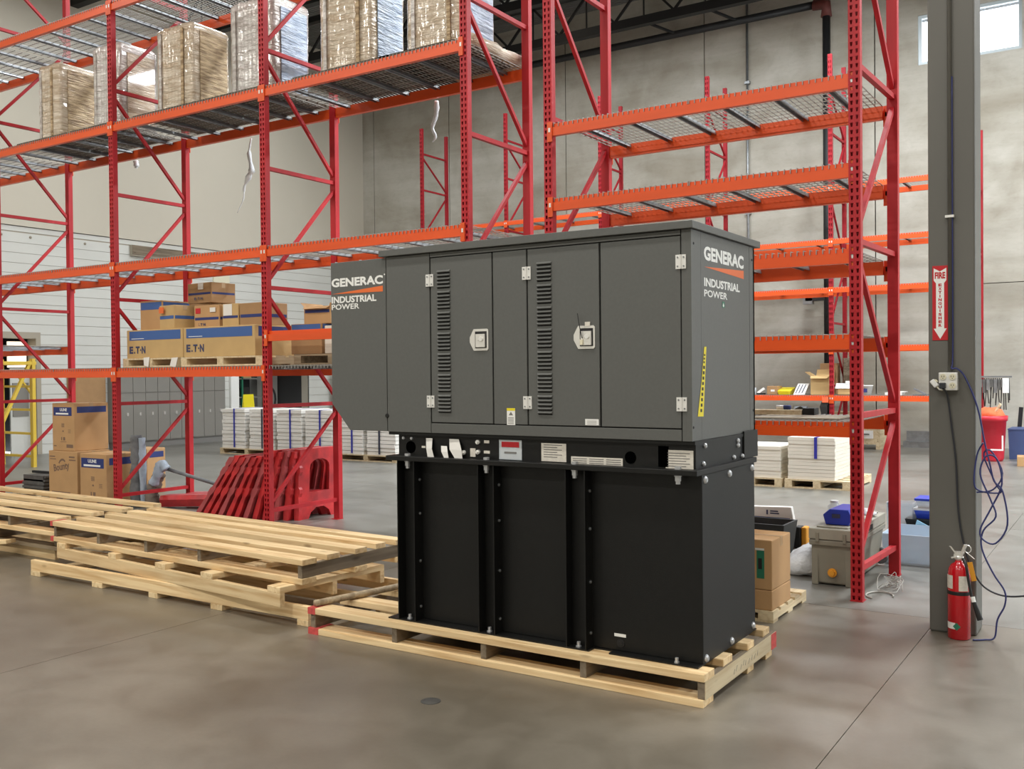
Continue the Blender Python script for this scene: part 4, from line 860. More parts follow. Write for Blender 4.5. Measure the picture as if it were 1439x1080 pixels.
def uline(label, a, b, c, d, z0, z1, rz=0):
    t = carton(label, a, b, c, d, z0, z1, 'card', rz, 'floor cartons under the rack')
    w = b-a; h = z1-z0
    MB().box(a+.03, b-.05, c-.0014, c-.0003, z0+h*.74, z0+h*.92).build('blue_label', 'navy', t)
    text('ULINE', t, (a+.17, c-.002, z0+h*.835), FX, FZ, w*.32, h*.062, 'white_paint', .03)
    MB().box(a+.08, b-.12, c-.0022, c-.0015, z0+h*.765, z0+h*.80).build('label_line', 'white_paint', t)
    ink(t, [(a+w*.42, a+w*.55, z0+h*(.5+q*.022), z0+h*(.512+q*.022)) for q in range(4)] + [(a+w*.46, a+w*.52, z0+h*.40, z0+h*.43), (a+w*.40, a+w*.44, z0+h*.22, z0+h*.29), (a+w*.49, a+w*.58, z0+h*.22, z0+h*.29), (a+w*.36, a+w*.64, z0+h*.185, z0+h*.195), (a+w*.72, a+w*.84, z0+h*.38, z0+h*.39), (a+w*.72, a+w*.84, z0+h*.41, z0+h*.42), (a+w*.72, a+w*.84, z0+h*.44, z0+h*.45), (a+w*.64, a+w*.94, z0+h*.07, z0+h*.14), (a+.03, a+w*.18, z0+h*.09, z0+h*.11)], c)
    MB().box(b+.0003, b+.0014, c+.04, d-.03, z0+h*.80, z0+h*.93).build('side_label', 'navy', t)
    return t
uline('tall brown carton with navy label on top of the logo carton', -11.74, -11.27, 7.24, 7.72, .682, 1.285)
uline('brown carton with navy label standing on the floor beside the logo carton', -11.16, -10.62, 7.24, 7.72, 0, .665)
uline('brown carton with navy side label half behind the grey wrapped tubes', -11.86, -11.48, 8.45, 8.75, 0, .62)
mo = thing('motor', 'small finned cast metal motor on the far left pallet', 'motor', (-12.2, 7.3, .11))
for k in range(5): MB().box(-12.42+.02*(k % 2), -11.92, 7.2+.01*k, 7.55, .125+k*.045, .155+k*.045).build('fin', 'motor', mo, bevel=.004)
MB().box(-12.40, -11.95, 7.23, 7.53, .112, .34).build('housing', 'motor', mo); MB().tube([(-12.5, 7.35, .17), (-12.38, 7.35, .19)], .05, 10).build('shaft_end', 'motor', mo, True)
MB().bar((-12.38, 7.35, .37), (-12.1, 7.5, .348), .05, .03).build('lifting_bracket', 'black', mo)
wt = thing('wrapped_tubes', 'dusty grey wrapped tube standing upright beside the rack post', 'wrapped tube', (-10.42, 7.55, 0))
def lumpy(pts, r, m, par, nm, seed=1, n=9):
    rg = random.Random(seed); sp = smooth_pts(pts, 5); MB().tube(sp, r, n, rad=[r*rg.uniform(.82, 1.15) for _ in sp]).build(nm, m, par, True)
lumpy([(-10.47, 7.55, 0), (-10.48, 7.55, .3), (-10.45, 7.55, .6), (-10.46, 7.55, .89)], .075, 'rag_grey', wt, 'tube', 3)
lumpy([(-10.36, 7.58, 0.01), (-10.37, 7.57, .4), (-10.38, 7.57, .86)], .045, 'rag_blue', wt, 'tube_sleeve', 4)
bg_ = thing('cloth_bag', 'slumped brown grey bag with a pale blue rag on top near the wrapped tube', 'bag', (-10.05, 7.7, 0))
lumpy([(-10.24, 7.62, 0), (-10.26, 7.62, .15), (-10.22, 7.64, .30), (-10.16, 7.66, .42)], .08, 'rag_brown', bg_, 'bag_body', 5)
lumpy([(-10.20, 7.60, .30), (-10.12, 7.6, .42), (-10.08, 7.62, .54), (-10.02, 7.65, .48)], .06, 'rag_blue', bg_, 'rag', 6)
MB().tube([(-10.05, 7.68, .48), (-9.5, 7.95, .30), (-9.42, 8.0, .27)], .022, 7).build('handle_pole', 'rag_grey', bg_, True)
# red plastic barrier parts
def barrier(i, xb, xt, y0, y1, h, m, label):
    t = thing('plastic_barricade', label, 'barrier panel', (xb, (y0+y1)/2, 0), 0, 'red plastic barrier panels')
    lean = (xt-xb)/h; th = .026; L = y1-y0
    F = lambda u, v, w: (xb + v*lean + w, y0+u, v)
    # ring between outer rectangle and arched window, both as 20 points
    win_ = [(L*.22, .30), (L*.74, .30), (L*.74, .46), (L*.74, .57)] + [(L*.48+L*.26*math.cos(a), .58+.09*math.sin(a)) for a in [math.pi*k/8 for k in range(1, 8)]] + [(L*.22, .57), (L*.22, .46)]
    out_ = [(0, .12), (L, .12), (L, .5), (L, h)] + [(L - L*k/8, h) for k in range(1, 8)] + [(0, h), (0, .5)]
    b = MB(); n = len(out_)
    for w0, s in ((-th, 1), (th, -1)):
        vs = [F(u, v, w0) for u, v in out_] + [F(u, v, w0*.8) for u, v in win_]
        b.add(vs, [((i_, (i_+1) % n, n+(i_+1) % n, n+i_) if s > 0 else (n+i_, n+(i_+1) % n, (i_+1) % n, i_)) for i_ in range(n)])
    for P_, k_ in ((out_, 1), (win_, .8)):
        b.ring([[F(u, v, -th*k_) for u, v in P_], [F(u, v, th*k_) for u, v in P_]], cap0=False, cap1=False)
    b.build('panel', m, t)
    MB().prism([(0, 0), (L*.2, 0), (L*.26, .07), (L*.4, .1195), (0, .1195)], F, -th, th).prism([(L, 0), (L, .1195), (L*.6, .1195), (L*.74, .07), (L*.8, 0)], F, -th, th).build('foot', m, t)
    pr = [(0, .034), (.10, .040), (.26, .028), (.30, .046), (.345, .046), (.37, .026), (.50, .026), (.54, .046), (.585, .046), (.61, .026), (h-.09, .032), (h-.07, .046), (h, .046)]
    lean_f = lambda w, v, u: (xb + v*lean + w, y0+u, v)
    MB().prism([(-w, v) for v, w in pr] + [(w, v) for v, w in pr[::-1]], lean_f, -.045, .0).build('edge_post', m, t)
nb = 12
for i in range(nb):
    f = i/(nb-1); xb = -9.15 + 1.25*f**.96; xt = xb + .60*(1-f)**.8 + .03
    if i == nb-1: xb, xt = -7.90, -7.87
    lab = 'red plastic barrier panel leaning on its neighbours, number %d from the left in the row' % (i+1)
    words_ = ['leftmost and most tilted', 'second from the left', 'third from the left', 'fourth from the left', 'fifth from the left', 'sixth from the left', 'sixth from the right', 'fifth from the right', 'fourth from the right', 'third from the right', 'second from the right', 'rightmost, nearly upright with its arched window in view']
    barrier(i, xb, xt, 7.42+.36*f**2, 8.04+.34*f, .71+.02*(i % 2)+(.06 if i > 6 else 0), 'barrier' if i % 3 else 'barrier_d', 'red barrier panel of the leaning row, ' + words_[i])
for k, (y0, z0) in enumerate(((7.72, .06), (7.93, .10))):
    t = thing('barrier_board', ['red plastic trough lying in front beside the grey bag', 'red plastic trough lying behind the front one'][k], 'barrier part', (-9.8, y0, 0), 0, 'red plastic troughs')
    hx = [(-.07, -.09), (.07, -.09), (.11, .0), (.09, .05), (-.09, .05), (-.11, 0)]
    d = Vector((.95, .30, .04)).normalized(); a = Vector((-.30, .95, 0)).normalized(); p = Vector((-10.15+.08*k, y0+.1*k, .1)); q = p + d*1.0
    MB().ring([[p + a*u + Vector((0, 0, v+.002)) for u, v in hx], [q + a*u + Vector((0, 0, v+.002)) for u, v in hx]]).build('trough', 'barrier', t)
    MB().ring([[p + a*u*.8 + Vector((0, 0, .053)) + d*.02 for u in (-.09, .09)], [q + a*u*.8 + Vector((0, 0, .053)) for u in (-.09, .09)]], closed=False, cap0=False, cap1=False).build('top_strip', 'barrier_d', t)
# ================================================================ LEFT WALL THINGS
lk = thing('locker_bank', 'bank of grey two tier lockers against the white block wall', 'lockers', (-19.17, 14.75, 0))
MB().box(XL+.004, -18.97, 13.28, 16.22, .14, 1.78).build('carcass', 'locker', lk)
MB().box(XL+.004, -19.0, 13.3, 16.2, 0, .14).build('plinth', 'ink_grey', lk)
for k in range(9):
    y0 = 13.29 + k*.3255
    for z0, z1 in ((.16, 1.235), (1.25, 1.765)):
        d = MB().box(-18.97, -18.95, y0+.006, y0+.32, z0, z1).build('door', 'locker', lk)
        zh = .73 if z0 < 1 else 1.6
        MB().box(-18.95, -18.925, y0+.15, y0+.19, zh, zh+.07).build('handle', 'chrome', d)
lad = thing('rolling_ladder', 'yellow rolling ladder standing by the dark doorway', 'ladder', (-17.2, 9.97, 0))
for x in (-16.76, -17.78): MB().bar((x, 9.97, 0), (x, 9.97, 1.95), .09, .06).build('post', 'yellow', lad); MB().bar((x, 9.0, 0), (x, 9.93, 1.9), .06, .05).build('rear_post', 'yellow', lad)
for z in (.19, .60, 1.03, 1.45): MB().box(-17.74, -16.8, 9.93, 10.0, z-.02, z+.02).build('rung', 'yellow', lad)
MB().box(-17.78, -16.72, 9.3, 10.02, 1.84, 1.90).build('platform', 'yellow', lad)
MB().bar((-17.3, 10.0, 1.66), (-16.78, 10.0, 1.26), .035, .03).build('brace', 'yellow', lad)
carton('flat brown carton sheet leaning on the wall above the stacked cartons', XL+.002, XL+.06, 12.3, 13.2, .0, 1.66, 'card_d', 0, tape=False, name='cardboard_sheet')
# storage shelves in the opening
su = thing('storage_shelf', 'green steel shelf of supplies inside the dark storage opening', 'shelf', (XL-1.2, 17.9, 0))
for y in (17.1, 17.85, 18.6): MB().box(XL-.85, XL-.8, y, y+.05, 0, 2.2).build('post', 'green', su)
for z in (.5, 1.0, 1.5): MB().box(XL-1.5, XL-.8, 17.1, 18.65, z, z+.03).build('shelf_board', 'locker', su)
for k, (y, z, m) in enumerate(((17.2, .53, 'paper_c'), (17.55, .53, 'paper'), (18.0, .53, 'paper_c'), (17.25, 1.03, 'card_d'), (17.95, 1.03, 'dark'), (17.2, 1.53, 'card'), (18.0, 1.53, 'card_l'))):
    carton(['cream box at the low left of the storage shelf', 'white box at the low middle of the storage shelf', 'cream box at the low right of the storage shelf', 'brown box on the middle board of the storage shelf', 'black box on the middle board of the storage shelf', 'brown box on the top board of the storage shelf', 'pale box on the top board of the storage shelf'][k], XL-1.4, XL-.95, y, y+.32, z+.001, z+.25, m, tape=False, group='boxes on the storage shelf')
yb = thing('yellow_sign', 'yellow floor sign at the left of the storage opening', 'sign', (XL+.1, 17.2, 0))
MB().ring([[(XL+.02, 17.03, 0), (XL+.25, 17.03, 0), (XL+.14, 17.06, 1.12)], [(XL+.02, 17.42, 0), (XL+.25, 17.42, 0), (XL+.14, 17.40, 1.12)]]).build('board', 'ytape', yb)
hs = thing('hose_coil', 'black coiled hose hanging in the storage opening', 'hose', (XL-.5, 18.8, .9))
MB().tube([(XL-.7, 18.75+.2*math.cos(a), .95+.32*math.sin(a)) for a in [k*math.pi/8 for k in range(17)]], .03, 7).build('coil', 'black', hs, True)
for r_ in range(4):
    for c_ in range(3):
        y = 20.25 + c_*.34; z = r_*.42
        t = carton('white printed carton, %s row %s column of the stack by the storage opening' % (['bottom', 'second', 'third', 'top'][r_], ['left', 'middle', 'right'][c_]), -19.2, -18.85, y, y+.33, z+.001, z+.418, 'paper', tape=False, group='white cartons by the storage opening')
        MB().box(-18.8496, -18.8485, y+.05, y+.28, z+.22, z+.24).box(-18.8496, -18.8485, y+.08, y+.2, z+.1, z+.18).box(-18.8496, -18.8485, y+.05, y+.28, z+.34, z+.36).build('print_mark', 'ink_grey', t)['kind'] = 'stuff'
# ================================================================ PAPER STACKS
def paper_stack(label, x0, x1, y0, y1, z0, z1, m='paper', strap='strap', seed=0, layers=11, group='stacks of white sheets'):
    t = thing('paper_stack', label, 'paper stack', ((x0+x1)/2, (y0+y1)/2, z0), 0, group); rg = random.Random(seed); b = MB(); am = .012 if m == 'paper' else .004; gp = .009 if m == 'paper' else .0025
    for k in range(layers):
        a = z0 + (z1-z0)*k/layers; e = rg.uniform(-am, am); g = rg.uniform(-am, am)
        b.box(x0+e+.012, x1+e-.012, y0+g+.012, y1+g-.012, a, a+(z1-z0)/layers-gp); b.box(x0+.05, x1-.05, y0+.05, y1-.05, a+(z1-z0)/layers-gp, a+(z1-z0)/layers)
    b.build('sheets', m, t)
    if strap:
        xc = x0 + (x1-x0)*rg.uniform(.4, .6)
        zl = z0+.02 if m == 'paper' else z0+(z1-z0)*.5
        MB().box(xc-.02, xc+.02, y0-.006, y0-.001, zl, z1).box(xc-.02, xc+.02, y0-.006, y1, z1, z1+.004).build('strap', strap, t)
    return t
sx = [(-16.02, -15.32, 'strap', 'leftmost white paper stack behind the barriers'), (-15.2, -14.5, 'dark_strap', 'white paper stack second from the left behind the barriers'), (-14.42, -13.72, 'strap', 'white paper stack third from the left behind the barriers'), (-13.64, -12.92, 'strap', 'white paper stack just left of the generator'),
      (-12.78, -12.14, 'strap', 'white paper stack under the generator scoop'), (-12.06, -11.36, 'dark_strap', 'white paper stack just left of the fuel tank')]
for k, (a, b, st, lb) in enumerate(sx):
    h = .93 if k < 4 else .9
    paper_stack(lb, a, b, 13.6, 14.5, .121, h, 'paper', st, k+3)
small_pallet('pallet under the two left paper stacks behind the barriers', -16.05, -14.48, 13.58, 14.55, 0, .12); small_pallet('pallet under the paper stacks left of the generator', -14.44, -12.90, 13.58, 14.55, 0, .12); small_pallet('pallet under the paper stacks seen beneath the generator scoop', -12.80, -11.33, 13.58, 14.55, 0, .12)
paper_stack('low cream paper stack right behind the fuel tank with a white top sheet', -5.0, -4.2, 13.3, 14.2, .121, .56, 'paper_c', None, 31, 9)
paper_stack('broad cream paper stack with a blue strap seen under the lowest shelf', -4.12, -3.46, 13.3, 14.35, .121, .70, 'paper_c', 'strap', 32, 12)
small_pallet('left pallet of the paper stacks seen right of the fuel tank', -5.05, -4.19, 13.28, 14.2, 0, .12); small_pallet('right pallet of the paper stacks seen right of the fuel tank', -4.15, -3.27, 13.28, 14.5, 0, .12)
# ================================================================ FLOOR THINGS AT THE RIGHT
small_pallet('small worn pallet under the brown boxes behind the generator', -2.9, -1.99, 6.12, 6.85, 0, .075)
t = carton('lower brown carton on the small pallet behind the generator', -2.75, -2.0, 6.13, 6.52, .076, .205, 'card', 0, 'brown cartons behind the fuel tank', tape=False)
t = carton('upper brown carton with a green sticker behind the generator', -2.75, -2.0, 6.13, 6.52, .207, .53, 'card', 0, 'brown cartons behind the fuel tank')
MB().box(-2.10, -2.05, 6.1283, 6.1296, .28, .46).build('green_sticker', 'green', t); MB().box(-2.09, -2.065, 6.1274, 6.1282, .34, .41).build('print_mark', 'blacktext', t)
MB().box(-2.11, -2.05, 6.1283, 6.1296, .462, .475).build('white_sticker', 'paper', t)
ck = thing('storage_cooler', 'olive grey plastic cooler with a dusty lid and an orange drain plug under the rack', 'cooler', (-1.97, 7.9, 0))
MB().ring([[(-2.09, 7.42, .012), (-1.84, 7.42, .012), (-1.84, 8.43, .012), (-2.09, 8.43, .012)], [(-2.11, 7.40, .34), (-1.81, 7.40, .34), (-1.81, 8.46, .34), (-2.11, 8.46, .34)]]).build('tub', 'cooler', ck, bevel=.012)
MB().box(-2.125, -1.80, 7.385, 8.475, .30, .345).build('rim', 'cooler', ck, bevel=.01)
MB().box(-2.125, -1.80, 7.38, 8.48, .347, .43).box(-2.08, -1.845, 7.43, 8.43, .43, .445).build('lid', 'cooler_lid', ck, bevel=.015)
for x in (-2.06, -1.86): MB().box(x-.012, x+.012, 7.372, 7.40, .33, .40).build('latch', 'cooler', ck, bevel=.003)
for x in (-2.085, -1.835): MB().box(x-.025, x+.025, 7.404, 7.42, .0, .30).build('corner_rib', 'cooler', ck, bevel=.006)
MB().lathe([(.034, 0), (.034, .012), (.022, .012), (.020, .03), (.0, .03)], (-1.955, 7.408, .10), 14, axis='-y').build('drain_plug', 'tag_orange', ck)
MB().box(-1.80, -1.795, 7.75, 8.0, .36, .40).build('lid_mark', 'dark', ck)
bb = thing('blue_parts_bin', 'bright blue plastic parts bin lying on the cooler lid', 'bin', (-1.94, 7.6, .445))
hx = [(-2.03, .447), (-1.86, .447), (-1.83, .50), (-1.86, .565), (-2.0, .565), (-2.05, .52)]
MB().ring([[(x, 7.50, z) for x, z in hx], [(x+.01, 7.85, z) for x, z in hx]]).build('bin_body', 'bin_blue', bb, bevel=.006)
MB().box(-1.98, -1.92, 7.494, 7.5, .50, .53).build('label_slot', 'ink_navy', bb)
jg = thing('clear_jug', 'clear plastic jar on the left of the cooler lid', 'jar', (-2.09, 7.75, .445))
MB().lathe([(.05, .446), (.052, .45), (.052, .53), (.035, .545), (.03, .56)], (-2.075, 7.93, 0), 14).build('jar_body', 'plastic_clear', jg, True); MB().lathe([(.033, .56), (.033, .575)], (-2.075, 7.93, 0), 14).build('jar_lid', 'white_paint', jg)
wd = thing('plastic_dome', 'white plastic lid resting on the back of the cooler', 'lid', (-1.87, 8.2, .445))
MB().lathe([(.09, .446), (.09, .46), (.03, .475), (.03, .49)], (-1.90, 8.2, 0), 16).build('lid_dome', 'plastic_white', wd, True)
t = thing('insulated_panel', 'white edged panel with a navy face standing behind the black bin', 'panel', (-2.85, 8.82, 0))
MB().ring([[(-3.06, 8.80, 0), (-2.62, 8.80, 0), (-2.62, 8.86, 0), (-3.06, 8.86, 0)], [(-3.06, 8.80, .36), (-2.69, 8.80, .375), (-2.69, 8.86, .375), (-3.06, 8.86, .36)]]).build('panel_shell', 'paper', t, bevel=.008)
MB().add([(-3.04, 8.797, .01), (-2.655, 8.797, .01), (-2.70, 8.797, .27), (-3.04, 8.797, .27)], [(0, 1, 2, 3)]).build('navy_face', 'navy', t)
sum_boxes([(-2.92, -2.905, .292, .335), (-2.885, -2.81, .32, .332), (-2.885, -2.80, .30, .312)], 8.799).build('printed_mark', 'ink_navy', t)['kind'] = 'stuff'
tb = thing('black_bin', 'open black plastic bin in front of the white and blue box', 'bin', (-2.83, 8.45, 0))
o_ = [[(-3.0, 8.3, 0), (-2.62, 8.3, 0), (-2.62, 8.62, 0), (-3.0, 8.62, 0)], [(-3.03, 8.27, .285), (-2.59, 8.27, .285), (-2.59, 8.66, .285), (-3.03, 8.66, .285)], [(-3.01, 8.29, .285), (-2.61, 8.29, .285), (-2.61, 8.64, .285), (-3.01, 8.64, .285)], [(-2.98, 8.32, .03), (-2.64, 8.32, .03), (-2.64, 8.6, .03), (-2.98, 8.6, .03)]]
MB().ring(o_).build('bin_shell', 'blacktext', tb)
ys = thing('yellow_case', 'small black and yellow tool case standing left of the cooler', 'case', (-2.6, 8.8, 0))
MB().box(-2.66, -2.60, 8.78, 8.9, 0, .20).build('case_body', 'blacktext', ys, bevel=.01); MB().box(-2.598, -2.55, 8.79, 8.9, .0, .20).build('case_shell', 'tag_orange', ys, bevel=.012)
pb = thing('plastic_bag', 'crumpled white plastic bag on the floor left of the cooler', 'bag', (-2.3, 7.75, 0))
rg = random.Random(12); rs = []
for k, (r, z) in enumerate(((.16, .0), (.18, .04), (.16, .10), (.12, .16), (.07, .21), (.03, .24))):
    rs.append([(-2.30 + .05*k*.4 + (r*(1+rg.uniform(-.22, .22)))*math.cos(a), 7.78 + (r*(1+rg.uniform(-.22, .22)))*math.sin(a), z + rg.uniform(0, .018)) for a in [i*math.pi/9 for i in range(18)]])
MB().ring(rs).build('bag_film', 'plastic_white', pb, True)
# clear totes beyond the right frame
def tote(label, x0, x1, y0, y1, z0, z1, m, lid=None, cat='tote'):
    t = thing('storage_tote', label, cat, ((x0+x1)/2, (y0+y1)/2, z0), 0, 'totes behind the right rack frame'); e = .02
    MB().ring([[(x0+e, y0+e, z0), (x1-e, y0+e, z0), (x1-e, y1-e, z0), (x0+e, y1-e, z0)], [(x0, y0, z1), (x1, y0, z1), (x1, y1, z1), (x0, y1, z1)], [(x0+.01, y0+.01, z1), (x1-.01, y0+.01, z1), (x1-.01, y1-.01, z1), (x0+.01, y1-.01, z1)], [(x0+e+.01, y0+e+.01, z0+.012), (x1-e-.01, y0+e+.01, z0+.012), (x1-e-.01, y1-e-.01, z0+.012), (x0+e+.01, y1-e-.01, z0+.012)]]).build('tub', m, t)
    if lid: MB().box(x0-.008, x1+.008, y0-.008, y1+.008, z1+.0005, z1+.022).build('lid', lid, t, bevel=.004)
    return t
M['tote_clear'] = mat('cloudy_clear_plastic', (206, 222, 236), 0.3, alpha=.75)
tote('large cloudy clear tote on the floor behind the right rack frame', -1.84, -1.36, 8.5, 9.1, .0, .25, 'tote_clear')
tote('black tray stacked above the clear tote beside the column', -1.78, -1.45, 9.15, 9.5, .215, .29, 'blacktext')
tote('blue and white lidded tub on the black tray', -1.71, -1.47, 9.2, 9.45, .291, .365, 'bin_blue', 'plastic_white')
tote('small white lidded tub at the top of the tote pile', -1.70, -1.49, 9.2, 9.45, .3885, .45, 'plastic_white', 'bin_blue')
tote('tall clear box standing at the back of the tote pile', -1.95, -1.72, 9.2, 9.4, .0, .42, 'plastic_clear')
tote('grey bucket tub under the black tray', -1.80, -1.45, 9.15, 9.52, 0, .2145, 'cooler')
lbk = thing('blue_scoop', 'light blue plastic scoop leaning on the tote pile', 'scoop', (-1.55, 9.0, .25))
MB().add([(-1.70, 9.11, .2), (-1.60, 9.11, .2), (-1.57, 9.11, .24), (-1.67, 9.11, .29), (-1.70, 9.13, .2), (-1.60, 9.13, .2), (-1.57, 9.13, .24), (-1.67, 9.13, .29)], [(0,1,2,3), (7,6,5,4), (0,4,5,1), (1,5,6,2), (2,6,7,3), (3,7,4,0)]).build('blade', 'lightblue', lbk)
tl = thing('teal_bar', 'teal flat bar leaning behind the right rack frame', 'bar', (-1.75, 8.9, 0))
MB().bar((-1.86, 9.14, .0), (-1.90, 9.16, .43), .05, .02).build('bar', 'teal', tl)
for k, (x, y, r) in enumerate(((-1.74, 8.62, .05), (-1.62, 8.62, .055), (-1.83, 8.40, .055))):
    t = thing('hose_roll', ['small white hose roll inside the clear tote, left', 'small white hose roll inside the clear tote, right', 'dark rubber ring against the foot of the right frame'][k], 'roll', (x, y, .02))
    MB().tube([(x+r*math.cos(a), y, .02+.062+r*math.sin(a)) for a in [i*math.pi/8 for i in range(17)]], .018, 7).build('coil', 'plastic_white' if k < 2 else 'rag_grey', t, True)
tg = thing('wire_tangle', 'tangle of clear strapping on the floor by the right rack frame', 'strapping', (-1.55, 7.25, 0))
rg = random.Random(5); pts = []
for k in range(46):
    a = k*1.15; s = 1-k/60; pts.append((-1.56 + .09*s*math.cos(a)+rg.uniform(-.02, .02), 7.42 + .14*s*math.sin(a)+rg.uniform(-.03, .03)+.006*k, .012 + .10*abs(math.sin(k*.7))*rg.random()))
MB().tube(smooth_pts(pts, 3), .0028, 5).build('strand', 'wire_pale', tg, True)
MB().tube([(-1.58+.09*math.cos(a), 7.24+.12*math.sin(a), .008) for a in [k*math.pi/10 for k in range(15)]], .006, 6).build('hoop', 'wire_pale', tg, True)
dr = thing('floor_drain', 'small round floor cleanout cover in the foreground', 'drain cover', (-2.966, 3.80, 0))
MB().lathe([(.05, .0), (.05, .002), (.038, .002), (.038, .0012), (.0, .0012)], (-2.966, 3.80, .0005), 24).build('cover', 'motor', dr)
# ================================================================ THINGS ON THE LOWEST RIGHT SHELF AND REAR ROW
bd = thing('wood_board', 'pale plank lying on the lowest empty shelf', 'board', (-2.8, 7.85, 1.26))
MB().box(-3.6, -2.30, 7.80, 7.94, 1.262, 1.30).build('plank', 'wood_pale', bd)
bx = thing('black_block', 'black box at the end of the pale plank on the lowest shelf', 'box', (-2.25, 7.9, 1.26)); MB().box(-2.295, -2.20, 7.82, 7.95, 1.262, 1.318).build('block', 'blacktext', bx, bevel=.004)
bl = thing('spray_bottle', 'white and navy bottle lying on the pale plank', 'bottle', (-2.45, 7.86, 1.301))
MB().tube([(-2.52, 7.87, 1.32), (-2.46, 7.87, 1.32)], .018, 10).build('neck', 'white_paint', bl, True); MB().tube([(-2.46, 7.87, 1.32), (-2.405, 7.87, 1.32)], .019, 10).build('bottle_body', 'navy', bl, True)
rgx = thing('grey_rag', 'small grey rag behind the bottle on the pale plank', 'rag', (-2.33, 7.87, 1.3)); MB().ring([[(-2.37+.05*c, 7.84+.02*k, 1.302+(.03 if (c+k) % 2 else .005)) for c in range(3)] for k in range(4)], closed=False, cap0=False, cap1=False).build('cloth', 'rag_grey', rgx, True)
fs = thing('flat_cardboard', 'flattened pale sheet lying on the lowest shelf', 'sheet', (-2.1, 7.4, 1.262)); MB().box(-2.5, -1.85, 7.2, 7.6, 1.263, 1.272).build('sheet', 'beige', fs)
zr = 1.125
t = carton('open brown carton with raised flaps on the rear row lowest level', -5.95+.45, -5.14, 19.3, 19.7, zr, zr+.37, 'card_l', 0, 'things on the rear row', None, True)
t = carton('brown carton standing behind the open one on the rear row', -5.45, -5.13, 19.8, 20.1, zr, zr+.62, 'card_d', 0, 'things on the rear row')
carton('tall brown panel carton between the rear row posts', -5.02, -4.82, 19.9, 20.15, zr, zr+.72, 'wood_grey', 0, 'things on the rear row', tape=False)
t = carton('small brown carton with a white label on the rear row', -6.38, -6.16, 19.3, 19.6, zr, zr+.17, 'card_d', 0, 'things on the rear row'); MB().box(-6.3, -6.22, 19.2985, 19.2996, zr+.06, zr+.10).build('label', 'paper', t)
yb_ = thing('yellow_bin', 'yellow open parts bin on the rear row', 'bin', (-6.02, 19.4, zr)); MB().ring([[(-6.14, 19.3, zr), (-5.92, 19.3, zr), (-5.92, 19.6, zr), (-6.14, 19.6, zr)], [(-6.16, 19.28, zr+.07), (-5.90, 19.28, zr+.07), (-5.90, 19.62, zr+.14), (-6.16, 19.62, zr+.14)]]).build('bin_body', 'ytape', yb_)
dt = thing('document_tray', 'leaning white document holder on the rear row', 'tray', (-5.75, 19.35, zr))
MB().add([(-5.84, 19.28, zr+.0), (-5.62, 19.28, zr), (-5.56, 19.42, zr+.22), (-5.78, 19.42, zr+.22), (-5.84, 19.34, zr), (-5.62, 19.34, zr), (-5.56, 19.46, zr+.22), (-5.78, 19.46, zr+.22)], [(0,1,2,3), (7,6,5,4), (0,4,5,1), (1,5,6,2), (2,6,7,3), (3,7,4,0)]).build('holder', 'white_paint', dt)
for k in range(3): MB().bar((-5.79+.06*k, 19.275, zr+.03), (-5.74+.06*k, 19.40, zr+.2), .015, .004).build('slot', 'ink_navy', dt)
wt2 = thing('white_part', 'small white and black fitting on the rear row beside the generator edge', 'fitting', (-6.5, 19.35, zr)); MB().bar((-6.58, 19.35, zr+.03), (-6.45, 19.35, zr+.12), .05, .05).build('fitting_body', 'white_paint', wt2); MB().box(-6.6, -6.44, 19.32, 19.4, zr, zr+.03).build('fitting_foot', 'blacktext', wt2)
jr = thing('glass_jar', 'pale jar at the left end of the rear row lowest level', 'jar', (-6.68, 19.4, zr)); MB().lathe([(.05, zr), (.05, zr+.12), (.04, zr+.14)], (-6.68, 19.4, 0), 12).build('jar_body', 'plastic_clear', jr, True)
ct = thing('cloth_tray', 'tan tray heaped with white cloth right of the rear row post', 'tray', (-4.82, 19.45, zr)); MB().box(-4.98, -4.66, 19.3, 19.6, zr, zr+.12).build('tray_body', 'card_l', ct, bevel=.01)
MB().ring([[(-5.02+.13*c, 19.28+.09*k, zr+.125+.05*((c*3+k*2) % 3)) for c in range(4)] for k in range(4)], closed=False, cap0=False, cap1=False).build('cloth', 'plastic_white', ct, True); MB().box(-4.84, -4.70, 19.35, 19.5, zr+.21, zr+.27).build('white_box', 'white_paint', ct)
bk = thing('white_bucket', 'white bucket of rolled paper on the rear row', 'bucket', (-4.5, 19.45, zr)); MB().lathe([(.09, zr), (.12, zr+.17), (.125, zr+.17), (.125, zr+.185)], (-4.47, 19.45, 0), 16).build('bucket_body', 'white_paint', bk, True); MB().tube([(-4.55, 19.45, zr+.16), (-4.68, 19.5, zr+.30)], .05, 8).build('paper_roll', 'paper', bk, True)
MB().box(-4.51, -4.43, 19.325, 19.33, zr+.05, zr+.12).build('bucket_label', 'navy', bk)
pf = thing('pipe_fitting', 'grey angled bracket on the rear row left of the column', 'bracket', (-3.5, 19.4, zr)); MB().bar((-3.6, 19.4, zr+.12), (-3.4, 19.4, zr+.02), .08, .03).box(-3.6, -3.35, 19.3, 19.5, zr, zr+.015).build('bracket_arm', 'rag_grey', pf)
fl_ = thing('flat_papers', 'low pile of white papers on the rear row', 'papers', (-3.95, 19.4, zr)); MB().box(-4.1, -3.8, 19.3, 19.6, zr, zr+.05).box(-4.05, -3.75, 19.32, 19.6, zr+.051, zr+.07).build('sheets', 'paper', fl_)
